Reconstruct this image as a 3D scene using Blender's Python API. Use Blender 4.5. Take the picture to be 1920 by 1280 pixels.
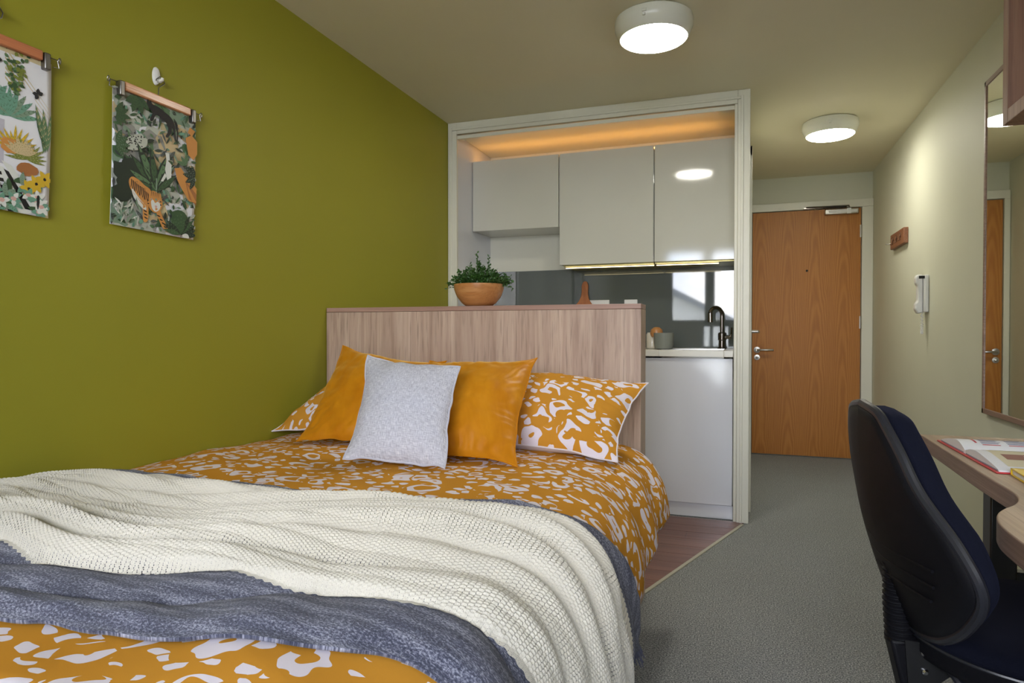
import bpy, bmesh, math, random
import numpy as np
from mathutils import Vector, Matrix
random.seed(7); rng = np.random.default_rng(7)
PI = math.pi
SC = bpy.context.scene
COL = SC.collection
for o in list(bpy.data.objects): bpy.data.objects.remove(o)

# ---------------------------------------------------------------- camera, sky, lights, exposure
CAM_F, CAM_YAW, CAM_PITCH, CAM_ROLL, CAM_H = 1222.3, .3385, .0124, .0007, 1.028
cd = bpy.data.cameras.new('camera'); cam = bpy.data.objects.new('camera', cd); COL.objects.link(cam)
cd.sensor_fit = 'HORIZONTAL'; cd.sensor_width = 36; cd.lens = 36*CAM_F/1920; cd.clip_start = .02; cd.clip_end = 300
cam.location = (0, 0, CAM_H)
cam.rotation_mode = 'XYZ'
cam.matrix_world = Matrix.Translation((0,0,CAM_H)) @ Matrix.Rotation(CAM_YAW,4,'Z') @ Matrix.Rotation(PI/2-CAM_PITCH,4,'X') @ Matrix.Rotation(CAM_ROLL,4,'Z')
SC.camera = cam
vs = SC.view_settings
SC.display_settings.display_device = 'sRGB'
vs.view_transform = 'Standard'; vs.look = 'None'; vs.gamma = 1; vs.use_curve_mapping = False
vs.exposure = 1.38
SKY_STRENGTH = 11.0
LAMP_STRENGTH = 21.0
COVE_STRENGTH = 3.6

w = bpy.data.worlds.new('world'); SC.world = w; w.use_nodes = True
nt = w.node_tree; nt.nodes.clear()
N = nt.nodes.new
out = N('ShaderNodeOutputWorld'); bg = N('ShaderNodeBackground'); tc = N('ShaderNodeTexCoord')
mp = N('ShaderNodeMapping'); mp.inputs['Scale'].default_value = (1.4, 1.4, 4.5)
no = N('ShaderNodeTexNoise'); no.inputs['Scale'].default_value = 2.2; no.inputs['Detail'].default_value = 7; no.inputs['Roughness'].default_value = .55
cr = N('ShaderNodeValToRGB')
cr.color_ramp.elements[0].position = .36; cr.color_ramp.elements[0].color = (.42,.56,.80,1)
cr.color_ramp.elements[1].position = .58; cr.color_ramp.elements[1].color = (1.0,.98,.97,1)
e = cr.color_ramp.elements.new(.47); e.color = (.66,.72,.85,1)
e = cr.color_ramp.elements.new(.70); e.color = (.62,.64,.72,1)
nt.links.new(tc.outputs['Generated'], mp.inputs[0]); nt.links.new(mp.outputs[0], no.inputs['Vector'])
nt.links.new(no.outputs['Fac'], cr.inputs[0]); nt.links.new(cr.outputs[0], bg.inputs[0])
bg.inputs[1].default_value = SKY_STRENGTH; nt.links.new(bg.outputs[0], out.inputs[0])

# light portal in the window opening behind the photographer
YW = -1.5
pl = bpy.data.lights.new('window_portal', 'AREA'); pl.shape = 'RECTANGLE'; pl.size = 1.96; pl.size_y = 1.02
try: pl.cycles.is_portal = True
except Exception: pass
po = bpy.data.objects.new('window_portal', pl); COL.objects.link(po)
po.location = (-.07, YW-.06, 1.72); po.rotation_euler = (PI/2, 0, 0)

# ---------------------------------------------------------------- mesh helpers
def link(name, me, parent=None, mat=None, smooth=False):
    o = bpy.data.objects.new(name, me); COL.objects.link(o)
    if mat is not None:
        for m in (mat if isinstance(mat, (list, tuple)) else [mat]): me.materials.append(m)
    if parent is not None:
        o.parent = parent
        o.matrix_parent_inverse = Matrix.Identity(4)
        o.location = tuple(-c for c in wloc(parent))
    if smooth: me.polygons.foreach_set('use_smooth', [True]*len(me.polygons))
    return o
def wloc(o):
    v = Vector(o.location)
    while o.parent is not None:
        o = o.parent; v += Vector(o.location)
    return v
def tag(o, label=None, cat=None, group=None, kind=None):
    if label: o['label'] = label
    if cat: o['category'] = cat
    if group: o['group'] = group
    if kind: o['kind'] = kind
    return o
def thing(name, label, cat, loc, group=None):
    o = bpy.data.objects.new(name, None); COL.objects.link(o); o.location = loc; o.empty_display_size = .05
    return tag(o, label, cat, group)
class MB:
    def __init__(s): s.v = []; s.f = []; s.m = []; s.uv = None
    def add(s, vs, fs, mi=0):
        n = len(s.v); s.v += [tuple(v) for v in vs]; s.f += [tuple(i+n for i in f) for f in fs]; s.m += [mi]*len(fs); return s
    def box(s, x0, y0, z0, x1, y1, z1, mi=0, M=None):
        V = [(x0,y0,z0),(x1,y0,z0),(x1,y1,z0),(x0,y1,z0),(x0,y0,z1),(x1,y0,z1),(x1,y1,z1),(x0,y1,z1)]
        if M is not None: V = [M @ Vector(v) for v in V]
        return s.add(V, [(0,3,2,1),(4,5,6,7),(0,1,5,4),(1,2,6,5),(2,3,7,6),(3,0,4,7)], mi)
    def tube(s, pts, r, n=10, mi=0, cap=True, closed=False):
        P = [Vector(p) for p in pts]; m = len(P); rr = r if isinstance(r, (list, tuple)) else [r]*m
        ref = None; V = []
        for i, p in enumerate(P):
            if closed: t = P[(i+1) % m]-P[i-1]
            else: t = P[min(i+1, m-1)]-P[max(i-1, 0)]
            if t.length < 1e-9: t = Vector((0,0,1))
            t.normalize()
            if ref is None: ref = t.orthogonal()
            ref = (ref - t*ref.dot(t))
            if ref.length < 1e-6: ref = t.orthogonal()
            ref.normalize(); b = t.cross(ref)
            V += [p+(ref*math.cos(2*PI*k/n)+b*math.sin(2*PI*k/n))*rr[i] for k in range(n)]
        F = []
        for i in range(m if closed else m-1):
            a = i*n; c = ((i+1) % m)*n
            F += [(a+k, a+(k+1) % n, c+(k+1) % n, c+k) for k in range(n)]
        if cap and not closed: F += [tuple(range(n))[::-1], tuple((m-1)*n+k for k in range(n))]
        return s.add(V, F, mi)
    def lathe(s, prof, c, n=32, mi=0, axis='Z', capb=True, capt=True):
        V = []; F = []; m = len(prof)
        for r, h in prof:
            for k in range(n):
                a = 2*PI*k/n; x, y = r*math.cos(a), r*math.sin(a)
                V.append({'Z': (c[0]+x, c[1]+y, c[2]+h), 'X': (c[0]+h, c[1]+x, c[2]+y), 'Y': (c[0]+y, c[1]+h, c[2]+x)}[axis])
        for i in range(m-1):
            F += [(i*n+k, i*n+(k+1) % n, (i+1)*n+(k+1) % n, (i+1)*n+k) for k in range(n)]
        if capb: F.append(tuple(range(n))[::-1])
        if capt: F.append(tuple((m-1)*n+k for k in range(n)))
        return s.add(V, F, mi)
    def prism(s, poly, z0, z1, mi=0, M=None, mside=None):
        n = len(poly); V = [(x,y,z0) for x,y in poly]+[(x,y,z1) for x,y in poly]
        if M is not None: V = [M @ Vector(v) for v in V]
        s.add(V, [tuple(range(n))[::-1], tuple(range(n,2*n))]+[(i,(i+1)%n,n+(i+1)%n,n+i) for i in range(n)], mi)
        return s
    def build(s, name, mat, parent=None, smooth=False, bevel=0, seg=2, subd=0, angle=35):
        me = bpy.data.meshes.new(name); me.from_pydata(s.v, [], s.f)
        if any(s.m): me.polygons.foreach_set('material_index', s.m)
        me.validate(); me.update()
        bm = bmesh.new(); bm.from_mesh(me); bmesh.ops.recalc_face_normals(bm, faces=bm.faces[:]); bm.to_mesh(me); bm.free()
        o = link(name, me, parent, mat, smooth or bevel > 0 or subd > 0)
        if bevel:
            b = o.modifiers.new('bevel', 'BEVEL'); b.width = bevel; b.segments = seg; b.limit_method = 'ANGLE'; b.angle_limit = math.radians(30)
        if subd:
            m = o.modifiers.new('subdivision', 'SUBSURF'); m.levels = subd; m.render_levels = subd
        if smooth or bevel:
            try: me.set_sharp_from_angle(angle=math.radians(angle))
            except Exception: pass
        return o
def box(name, b, mat, parent=None, bevel=0, seg=2):
    return MB().box(*b).build(name, mat, parent, bevel=bevel, seg=seg)
def grid(name, P, mat, parent=None, UV=None, closed_u=False, smooth=True, UV2=None):
    nu, nv = P.shape[:2]
    me = bpy.data.meshes.new(name)
    idx = np.arange(nu*nv).reshape(nu, nv)
    if closed_u: idx = np.vstack([idx, idx[:1]])
    a = idx[:-1,:-1].ravel(); b = idx[1:,:-1].ravel(); c = idx[1:,1:].ravel(); d = idx[:-1,1:].ravel()
    F = np.stack([a,b,c,d], 1).astype(np.int32); nf = len(F)
    me.vertices.add(nu*nv); me.vertices.foreach_set('co', P.reshape(-1,3).astype(np.float32).ravel())
    me.loops.add(nf*4); me.loops.foreach_set('vertex_index', F.ravel())
    me.polygons.add(nf); me.polygons.foreach_set('loop_start', np.arange(0,nf*4,4,dtype=np.int32))
    try: me.polygons.foreach_set('loop_total', np.full(nf,4,dtype=np.int32))
    except Exception: pass
    me.polygons.foreach_set('use_smooth', np.full(nf, smooth))
    if UV is not None:
        l = me.uv_layers.new(name='UVMap'); l.data.foreach_set('uv', UV.reshape(-1,2)[F.ravel()].astype(np.float32).ravel())
    if UV2 is not None:
        l = me.uv_layers.new(name='band'); l.data.foreach_set('uv', UV2.reshape(-1,2)[F.ravel()].astype(np.float32).ravel())
    me.update(); me.validate()
    return link(name, me, parent, mat)
def catmull(P, n):
    P = np.array(P, float); P = np.vstack([2*P[0]-P[1], P, 2*P[-1]-P[-2]]); o = []
    for i in range(1, len(P)-2):
        a,b,c,d = P[i-1],P[i],P[i+1],P[i+2]
        for t in np.linspace(0,1,n,endpoint=False):
            o.append(.5*((2*b)+(-a+c)*t+(2*a-5*b+4*c-d)*t*t+(-a+3*b-3*c+d)*t**3))
    o.append(P[-2]); return np.array(o)
def vnoise(x, y, seed=0):
    x = np.asarray(x, float); y = np.asarray(y, float)
    r = np.random.default_rng(seed).random((256,256))
    xi = np.floor(x).astype(int); yi = np.floor(y).astype(int); fx = x-xi; fy = y-yi
    fx = fx*fx*fx*(fx*(fx*6-15)+10); fy = fy*fy*fy*(fy*(fy*6-15)+10)
    g = lambda a,b: r[a % 256, b % 256]
    return (g(xi,yi)*(1-fx)+g(xi+1,yi)*fx)*(1-fy)+(g(xi,yi+1)*(1-fx)+g(xi+1,yi+1)*fx)*fy*1.0 - .5
def fbm(x, y, seed=0, o=3):
    return sum(vnoise(x*2**k+k*17.3, y*2**k+k*5.1, seed+k)/2**k for k in range(o))

# ---------------------------------------------------------------- materials
def srgb(r, g, b):
    f = lambda c: (c/255/12.92 if c/255 <= .04045 else ((c/255+.055)/1.055)**2.4)
    return (f(r), f(g), f(b), 1)
class Mat:
    def __init__(s, name, col=(.5,.5,.5,1), rough=.5, metal=0, spec=.5):
        s.m = bpy.data.materials.new(name); s.m.use_nodes = True; s.t = s.m.node_tree; s.b = s.t.nodes['Principled BSDF']
        s.set('Base Color', col); s.set('Roughness', rough); s.set('Metallic', metal); s.set('Specular IOR Level', spec)
    def set(s, k, v):
        if isinstance(v, bpy.types.NodeSocket): s.t.links.new(v, s.b.inputs[k])
        else: s.b.inputs[k].default_value = v
        return s
    def n(s, typ, ins=None, **kw):
        nd = s.t.nodes.new(typ)
        for k, v in kw.items(): setattr(nd, k, v)
        for k, v in (ins or {}).items():
            if isinstance(v, bpy.types.NodeSocket): s.t.links.new(v, nd.inputs[k])
            else: nd.inputs[k].default_value = v
        return nd
    def math(s, op, a, b=0.0, c=0.0, clamp=False): 
        nd = s.n('ShaderNodeMath', {0:a, 1:b, 2:c}, operation=op); nd.use_clamp = clamp; return nd.outputs[0]
    def vmath(s, op, a, b=(0,0,0), out=0): return s.n('ShaderNodeVectorMath', {0:a, 1:b}, operation=op).outputs[out]
    def mix(s, f, a, b):
        nd = s.t.nodes.new('ShaderNodeMix'); nd.data_type = 'RGBA'
        for i, v in ((0,f),(6,a),(7,b)):
            if isinstance(v, bpy.types.NodeSocket): s.t.links.new(v, nd.inputs[i])
            else: nd.inputs[i].default_value = v
        return nd.outputs[2]
    def coord(s, which='Object', scale=(1,1,1), rot=(0,0,0)):
        tc = s.n('ShaderNodeTexCoord'); return s.n('ShaderNodeMapping', {'Vector': tc.outputs[which], 'Scale': scale, 'Rotation': rot}).outputs[0]
    def noise(s, vec, scale, detail=3, rough=.5, dist=0, out='Fac'):
        return s.n('ShaderNodeTexNoise', {'Vector':vec,'Scale':scale,'Detail':detail,'Roughness':rough,'Distortion':dist}).outputs[out]
    def ramp(s, f, stops):
        nd = s.n('ShaderNodeValToRGB', {'Fac': f}); el = nd.color_ramp.elements
        while len(el) < len(stops): el.new(.5)
        for e, (p, c) in zip(el, stops): e.position = p; e.color = c
        return nd.outputs[0]
    def bump(s, h, strength=.3, dist=.002, nrm=None):
        ins = {'Height':h,'Strength':strength,'Distance':dist}
        if nrm is not None: ins['Normal'] = nrm
        o = s.n('ShaderNodeBump', ins).outputs[0]; s.set('Normal', o); return o
def plain(name, c, rough=.5, metal=0, spec=.5, bump=0, bscale=200):
    M = Mat(name, c, rough, metal, spec)
    v = M.coord()
    f = M.noise(v, 3.0, 2); c2 = tuple(x*.94 for x in c[:3])+(1,)
    M.set('Base Color', M.mix(f, c, c2))
    if bump: M.bump(M.noise(v, bscale, 2), bump, .001)
    return M.m
def emis(name, c, s):
    M = Mat(name, c); M.set('Emission Color', c); M.set('Emission Strength', s); M.set('Base Color', (0.8,0.8,0.8,1)); return M.m
m_green = plain('green wall paint', srgb(152,148,42), .55, bump=.06, bscale=260, spec=.35)
m_wall = plain('off white wall paint', srgb(209,209,190), .6, bump=.05, bscale=260, spec=.3)
m_ceil = plain('ceiling paint', srgb(232,226,200), .7, bump=.04, spec=.3)
m_trim = plain('white satin trim', srgb(222,220,204), .35)
m_gloss = plain('white gloss laminate', srgb(220,222,228), .10, spec=.6)
m_glosscab = plain('cream gloss laminate', srgb(206,205,192), .07, spec=.5)
m_worktop = plain('white worktop', srgb(226,224,214), .25)
m_white = plain('white plastic', srgb(224,224,222), .3)
m_black = plain('black plastic', (.0055,.0055,.0075,1), .5, spec=.16, bump=.12, bscale=900)
m_blacksteel = plain('black painted steel', (.012,.012,.013,1), .35)
m_chrome = plain('polished chrome', (.75,.75,.76,1), .12, 1)
m_steel = plain('brushed steel', (.5,.49,.46,1), .3, 1)
m_bronze = plain('dark tap metal', (.20,.18,.16,1), .18, 1)
m_dark = plain('dark recess', (.02,.02,.02,1), .8)
m_paper = plain('page paper', srgb(232,232,236), .6)
m_red = plain('red cover', srgb(196,44,48), .4)
m_yellow = plain('yellow cover', srgb(226,190,28), .4)
def wood(name, c1, c2, c3, axis, scale=1.0, rough=.45, streak=60, fine=1):
    """grain running along axis; broad tone bands, streaks and short pores"""
    M = Mat(name, c1, rough)
    sc = [streak]*3; sc['XYZ'.index(axis)] = 1.1
    sc2 = [streak*6]*3; sc2['XYZ'.index(axis)] = 8
    sb = [7.0]*3; sb['XYZ'.index(axis)] = .35
    v = M.coord('Object', tuple(a*scale for a in sc)); v2 = M.coord('Object', tuple(a*scale for a in sc2)); v3 = M.coord('Object', tuple(a*scale for a in sb))
    a = M.noise(v, 1, 5, .65, .8); b = M.noise(v2, 1, 2, .5); d = M.noise(v3, 1, 3, .6, 1.5)
    col = M.ramp(a, [(.3, c2), (.5, c1), (.72, c3)])
    col = M.mix(M.math('MULTIPLY', M.ramp(d, [(.38,(0,0,0,1)),(.62,(1,1,1,1))]), .55), col, c2)
    col = M.mix(M.math('MULTIPLY', M.ramp(b, [(.55,(0,0,0,1)),(.72,(1,1,1,1))]), .35*fine), col, tuple(x*.6 for x in c2[:3])+(1,))
    M.set('Base Color', col); M.bump(M.math('ADD', a, b), .15, .001)
    return M.m
m_oak = wood('pale limed oak laminate', srgb(192,166,146), srgb(160,132,114), srgb(212,190,170), 'Z', streak=30, fine=1.6)
m_oakedge = wood('oak laminate edge', srgb(176,140,124), srgb(150,116,100), srgb(190,156,140), 'X', streak=80)
m_desk = wood('desk oak laminate', srgb(172,146,120), srgb(146,122,100), srgb(186,162,138), 'Y', streak=90)
m_deskedge = wood('desk edge band', srgb(150,122,108), srgb(120,96,86), srgb(176,146,130), 'Y', streak=160)
m_shelf = wood('shelf oak laminate', srgb(138,102,80), srgb(110,78,60), srgb(150,116,94), 'Z', streak=60)
m_bowl = wood('acacia bowl wood', srgb(204,148,92), srgb(164,104,54), srgb(222,174,116), 'X', streak=22, rough=.3)
m_board = wood('chopping board wood', srgb(176,108,60), srgb(140,80,40), srgb(190,124,74), 'Z', streak=40)
m_hanger = wood('hanger wood', srgb(216,158,116), srgb(186,126,86), srgb(226,176,140), 'Y', streak=60, rough=.22)
m_hanger2 = wood('dark hanger wood', srgb(196,120,78), srgb(168,96,60), srgb(206,134,92), 'Y', streak=60, rough=.4)
m_plaque = wood('plaque wood', srgb(146,98,70), srgb(112,72,50), srgb(160,112,84), 'Y', streak=90)
m_vinyl = wood('vinyl plank', srgb(126,84,70), srgb(100,64,54), srgb(146,102,86), 'X', streak=60, rough=.32)
# oak veneer door with cathedral figure
def veneer():
    M = Mat('oak veneer', srgb(190,128,58), .42, spec=.3)
    v = M.coord(); sp = M.n('ShaderNodeSeparateXYZ', {0: v})
    n1 = M.noise(M.coord('Object', (5,5,1.3)), 1, 3, .5)
    xx = M.math('ADD', sp.outputs[0], M.math('MULTIPLY', M.math('SUBTRACT', n1, .5), .05))
    pp = M.math('PINGPONG', M.math('ADD', xx, 10.03), .105)
    q = M.math('POWER', M.math('SUBTRACT', .105, pp), 2.0)
    ring = M.math('ADD', M.math('MULTIPLY', q, 95.0), M.math('MULTIPLY', sp.outputs[2], .55))
    ring = M.math('ADD', ring, M.math('MULTIPLY', n1, .9))
    s1 = M.math('SINE', M.math('MULTIPLY', ring, 34.0))
    fine = M.noise(M.coord('Object', (240,240,6)), 1, 3, .6)
    s2 = M.math('MULTIPLY_ADD', s1, .22, .5)
    f = M.math('ADD', M.math('MULTIPLY', s2, .6), M.math('MULTIPLY', fine, .5))
    c = M.ramp(f, [(.30, srgb(158,100,40)), (.52, srgb(174,113,46)), (.75, srgb(190,130,60))])
    big = M.noise(M.coord('Object', (7,7,.5)), 1, 2, .5)
    c = M.mix(M.math('MULTIPLY', big, .35), c, srgb(160,100,38))
    M.set('Base Color', c); return M.m
m_door = veneer()
def carpet():
    M = Mat('grey loop carpet', srgb(120,122,116), .95, spec=.1)
    v = M.coord()
    a = M.noise(v, 210, 3, .75); b = M.noise(v, 26, 4, .6); c3 = M.noise(v, 2.2, 3, .5)
    c = M.ramp(a, [(.34, srgb(64,66,70)), (.50, srgb(150,153,154)), (.66, srgb(232,232,228))])
    c = M.mix(M.math('MULTIPLY', b, .30), c, srgb(96,100,98)); c = M.mix(M.math('MULTIPLY', c3, .22), c, srgb(90,92,90))
    M.set('Base Color', c); M.bump(a, .9, .006); return M.m
m_carpet = carpet()
m_strip = plain('floor joint strip', srgb(176,172,154), .5)
def glasspane():
    M = Mat('window glass'); t = M.t
    tr = M.n('ShaderNodeBsdfTransparent'); gl = M.n('ShaderNodeBsdfGlossy', {'Roughness': .02})
    fr = M.n('ShaderNodeFresnel', {'IOR': 1.45}); mx = M.n('ShaderNodeMixShader', {0: fr.outputs[0], 1: tr.outputs[0], 2: gl.outputs[0]})
    t.links.new(mx.outputs[0], t.nodes['Material Output'].inputs[0]); return M.m
m_glass = glasspane()
m_mirror = Mat('mirror silver', (.86,.88,.84,1), .015, 1).m
m_splash = Mat('grey glass splashback', srgb(92,98,96), .03, 0, .5).set('IOR', 1.52).m
m_frosted = Mat('grey ceramic', srgb(128,132,124), .2).m
m_lampbody = plain('lamp housing', srgb(226,226,214), .25)
m_lens = emis('lamp diffuser', (1,.965,.85,1), LAMP_STRENGTH)
m_cove = emis('warm strip light', (1,.47,.13,1), COVE_STRENGTH)
m_under = emis('under cabinet strip light', (1,.82,.42,1), 3.0)
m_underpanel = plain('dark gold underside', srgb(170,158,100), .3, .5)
# ---- fabrics
def leopard(name='leopard print cotton'):
    M = Mat(name, srgb(206,140,40), .85, spec=.1)
    M.set('Specular IOR Level', .04)
    uv = M.coord('UV')
    def layer(scale, rnd, seed, stretch):
        p = M.n('ShaderNodeMapping', {'Vector': uv, 'Scale': (scale, scale*stretch, 1), 'Location': (seed, seed*1.7, 0), 'Rotation': (0,0,.5)}).outputs[0]
        dn = M.noise(p, 1.5, 1, .4, 0, 'Color')
        p2 = M.vmath('ADD', p, M.vmath('MULTIPLY', M.vmath('SUBTRACT', dn, (.5,.5,.5)), (.6,.6,0)))
        vo = M.n('ShaderNodeTexVoronoi', {'Vector': p2, 'Scale': 1.0, 'Randomness': rnd}, voronoi_dimensions='2D')
        ve = M.n('ShaderNodeTexVoronoi', {'Vector': p2, 'Scale': 1.0, 'Randomness': rnd}, voronoi_dimensions='2D', feature='DISTANCE_TO_EDGE')
        cs = M.n('ShaderNodeSeparateColor', {0: vo.outputs['Color']})
        return p2, vo.outputs['Distance'], ve.outputs['Distance'], cs.outputs
    p, d, ed, c = layer(10.0, .8, 0, 1.15)
    n1 = M.noise(p, 2.2, 0)
    r = M.math('ADD', d, M.math('MULTIPLY', M.math('SUBTRACT', n1, .5), .34))
    r0 = M.math('MULTIPLY_ADD', c[0], .10, .165)
    wdt = M.math('MULTIPLY_ADD', M.noise(p, 2.6, 0), .17, .018)
    ring = M.math('LESS_THAN', M.math('ABSOLUTE', M.math('SUBTRACT', r, r0)), wdt)
    gap = M.math('GREATER_THAN', M.noise(M.vmath('ADD', p, (7.3,2.1,0)), 1.7, 0), .43)
    ring = M.math('MULTIPLY', ring, gap)
    ring = M.math('MULTIPLY', ring, M.math('GREATER_THAN', ed, .03))
    p2, d2, ed2, c2 = layer(21.5, .85, 3.3, 1.4)
    n2 = M.noise(p2, 1.6, 0)
    rr2 = M.math('ADD', d2, M.math('MULTIPLY', M.math('SUBTRACT', n2, .5), .5))
    blob = M.math('LESS_THAN', rr2, M.math('MULTIPLY_ADD', c2[1], .18, .20))
    blob = M.math('MULTIPLY', blob, M.math('GREATER_THAN', ed2, .08))
    blob = M.math('MULTIPLY', blob, M.math('GREATER_THAN', c2[0], .12))
    far = M.math('GREATER_THAN', r, M.math('ADD', r0, .22))
    blob = M.math('MULTIPLY', blob, far)
    f = M.math('MAXIMUM', ring, blob)
    weave = M.noise(M.coord('UV', (900,900,1)), 1, 1)
    base = M.mix(M.noise(uv, 5, 3), srgb(206,147,56), srgb(197,136,46))
    M.set('Base Color', M.mix(f, base, srgb(226,218,228)))
    M.bump(weave, .15, .001); return M.m
m_leo = leopard()
def velvet():
    M = Mat('mustard velvet', srgb(196,122,14), .42, spec=.25)
    uv = M.coord('UV')
    n = M.noise(M.coord('UV', (9,5,1)), 1, 4, .6, 1.0); n2 = M.noise(uv, 600, 2)
    M.set('Base Color', M.ramp(n, [(.3, srgb(188,116,12)), (.6, srgb(202,132,20)), (.8, srgb(212,144,34))]))
    M.set('Sheen Weight', .8); M.set('Sheen Roughness', .35); M.set('Sheen Tint', srgb(255,210,110)); M.bump(n2, .2, .001); return M.m
m_velvet = velvet()
def linen():
    M = Mat('pale grey woven linen', srgb(196,196,204), .9, spec=.1)
    a = M.noise(M.coord('UV', (500,60,1)), 1, 2); b = M.noise(M.coord('UV', (60,500,1)), 1, 2)
    f = M.math('MULTIPLY', M.math('ADD', a, b), .5)
    M.set('Base Color', M.ramp(f, [(.36, srgb(168,168,180)), (.52, srgb(200,200,210)), (.66, srgb(226,226,232))]))
    M.bump(f, .5, .002); return M.m
m_linen = linen()
def heather():
    M = Mat('charcoal blue heather wool', srgb(90,92,108), .95, spec=.08)
    a = M.noise(M.coord('UV', (240,420,1)), 1, 4, .75); b = M.noise(M.coord('UV', (9,60,1)), 1, 3, .6)
    f = M.math('MULTIPLY_ADD', b, .35, M.math('MULTIPLY', a, .75))
    M.set('Base Color', M.ramp(f, [(.38, srgb(38,40,54)), (.54, srgb(80,83,102)), (.68, srgb(172,174,190))]))
    M.set('Sheen Weight', .2); M.bump(a, .7, .004); return M.m
m_grey = heather()
KP, KQ = .0068, .0064      # knit pitch along and across the throw
def knit():
    M = Mat('cream open knit wool', srgb(238,234,222), .85, spec=.12)
    uv = M.coord('UV'); sp = M.n('ShaderNodeSeparateXYZ', {0: uv})
    yarn = M.noise(M.coord('UV', (700,300,1)), 1, 3, .6)
    M.set('Base Color', M.mix(yarn, srgb(226,221,209), srgb(204,197,181)))
    a = M.math('COSINE', M.math('MULTIPLY', sp.outputs[0], 2*PI/KP)); 
    row = M.math('SINE', M.math('MULTIPLY', sp.outputs[1], PI/KQ))
    ph = M.math('MULTIPLY', sp.outputs[1], 2*PI/KQ)
    b = M.math('COSINE', M.math('ADD', ph, M.math('MULTIPLY', M.math('FLOOR', M.math('DIVIDE', sp.outputs[0], KP)), PI)))
    hole = M.math('MULTIPLY', M.math('MULTIPLY_ADD', a, .5, .5), M.math('MULTIPLY_ADD', b, .5, .5))
    open_ = M.ramp(M.noise(M.coord('UV', (2,16,1)), 1, 2), [(.47,(.97,.97,.97,1)),(.62,(.70,.70,.70,1))])
    band = M.n('ShaderNodeSeparateXYZ', {0: M.n('ShaderNodeUVMap', uv_map='band').outputs[0]})
    al = M.math('MAXIMUM', M.math('LESS_THAN', hole, open_), M.math('GREATER_THAN', band.outputs[1], .80))
    M.set('Alpha', al); M.set('Sheen Weight', .2)
    M.bump(yarn, .6, .003); return M.m
m_knit = knit()
def chairfab():
    M = Mat('navy black upholstery', (.0055,.0065,.014,1), .95, spec=.1)
    v = M.coord(); M.bump(M.noise(v, 1500, 2), .4, .001); M.set('Sheen Weight', .03); M.set('Sheen Tint', (.3,.35,.8,1)); return M.m
m_chairfab = chairfab()
m_rim = plain('chair rim plastic', (.016,.017,.023,1), .33)
m_leaf = Mat('boxwood leaf', srgb(40,92,34), .45)
m_leaf.set('Base Color', m_leaf.mix(m_leaf.noise(m_leaf.coord(), 45, 2), srgb(12,40,14), srgb(64,110,38))); m_leaf = m_leaf.m
m_stem = plain('plant stem', srgb(60,84,36), .7)
m_soil = plain('soil', srgb(40,32,24), .9)

# ---------------------------------------------------------------- the room
XL, XR, YK, YD, ZC = -1.741, .997, 3.744, 5.961, 2.3405
YB = 4.335    # kitchen back wall
def struct(name, b, mat, bevel=0):
    return tag(box(name, b, mat, bevel=bevel), kind='structure')
struct('floor', (XL-.1, YW-.1, -.12, XR+.1, YD+.1, 0), m_carpet)
struct('ceiling', (XL-.1, YW-.1, ZC, XR+.1, YD+.1, ZC+.1), m_ceil)
struct('wall_left', (XL-.1, YW-.1, 0, XL, YB+.1, ZC), m_green)
struct('wall_right', (XR, YW-.1, 0, XR+.1, YD+.1, ZC), m_wall)
struct('wall_back', (-.02, YD, 0, XR, YD+.1, ZC), m_wall)
struct('wall_kitchen_back', (XL, YB, 0, -.02, YB+.1, ZC), m_trim)
struct('wall_corridor_left', (-.02, YK+.0125, 0, .036, YD, ZC), m_wall)
struct('baseboard_right', (XR-.014, YW, 0, XR, YD-.04, .085), m_trim, .003)
# front wall with the window opening (behind the photographer)
WX0, WX1, WZ0, WZ1 = -1.06, .92, 1.20, 2.24
mb = MB()
mb.box(XL, YW-.1, 0, WX0, YW, ZC).box(WX1, YW-.1, 0, XR, YW, ZC).box(WX0, YW-.1, WZ1, WX1, YW, ZC)
mb.box(WX0, YW-.1, 0, -.56, YW, WZ0).box(-.16, YW-.1, 0, WX1, YW, WZ0).box(-.56, YW-.1, 0, -.16, YW, .36)
tag(mb.build('wall_front', m_wall), kind='structure')
m_winframe = plain('grey window frame', srgb(104,114,126), .4)
wf = MB(); y0, y1 = YW-.07, YW-.01
for x0, x1, z0, z1 in ((WX0,WX0+.07,WZ0,WZ1),(WX1-.07,WX1,WZ0,WZ1),(WX0,WX1,WZ1-.07,WZ1),(WX0,WX1,WZ0-.07,WZ0+.03),(-.52,-.38,WZ0,WZ1),(.20,.34,WZ0,WZ1)):
    wf.box(x0, y0, z0, x1, y1, z1)
wf.box(-.56,y0,.36,-.53,y1,1.13).box(-.19,y0,.36,-.16,y1,1.13).box(-.45,y0,.36,-.40,y1,1.13)
win = tag(wf.build('window_1', m_winframe, bevel=.004), kind='structure')
for x0, x1, z0, z1 in ((-.99,-.5,1.23,2.17),(-.38,.2,1.23,2.17),(.34,.85,1.23,2.17),(-.53,-.19,.36,1.12)):
    box('pane', (x0, YW-.045, z0, x1, YW-.039, z1), m_glass, win)
# ceiling of the kitchen recess and side linings
struct('ceiling_recess', (XL+.056, YK+.02, 2.272, -.022, YB, 2.31), m_trim)
struct('wall_recess_left', (XL, YK+.01, 0, XL+.052, YB, ZC), m_gloss)
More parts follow.
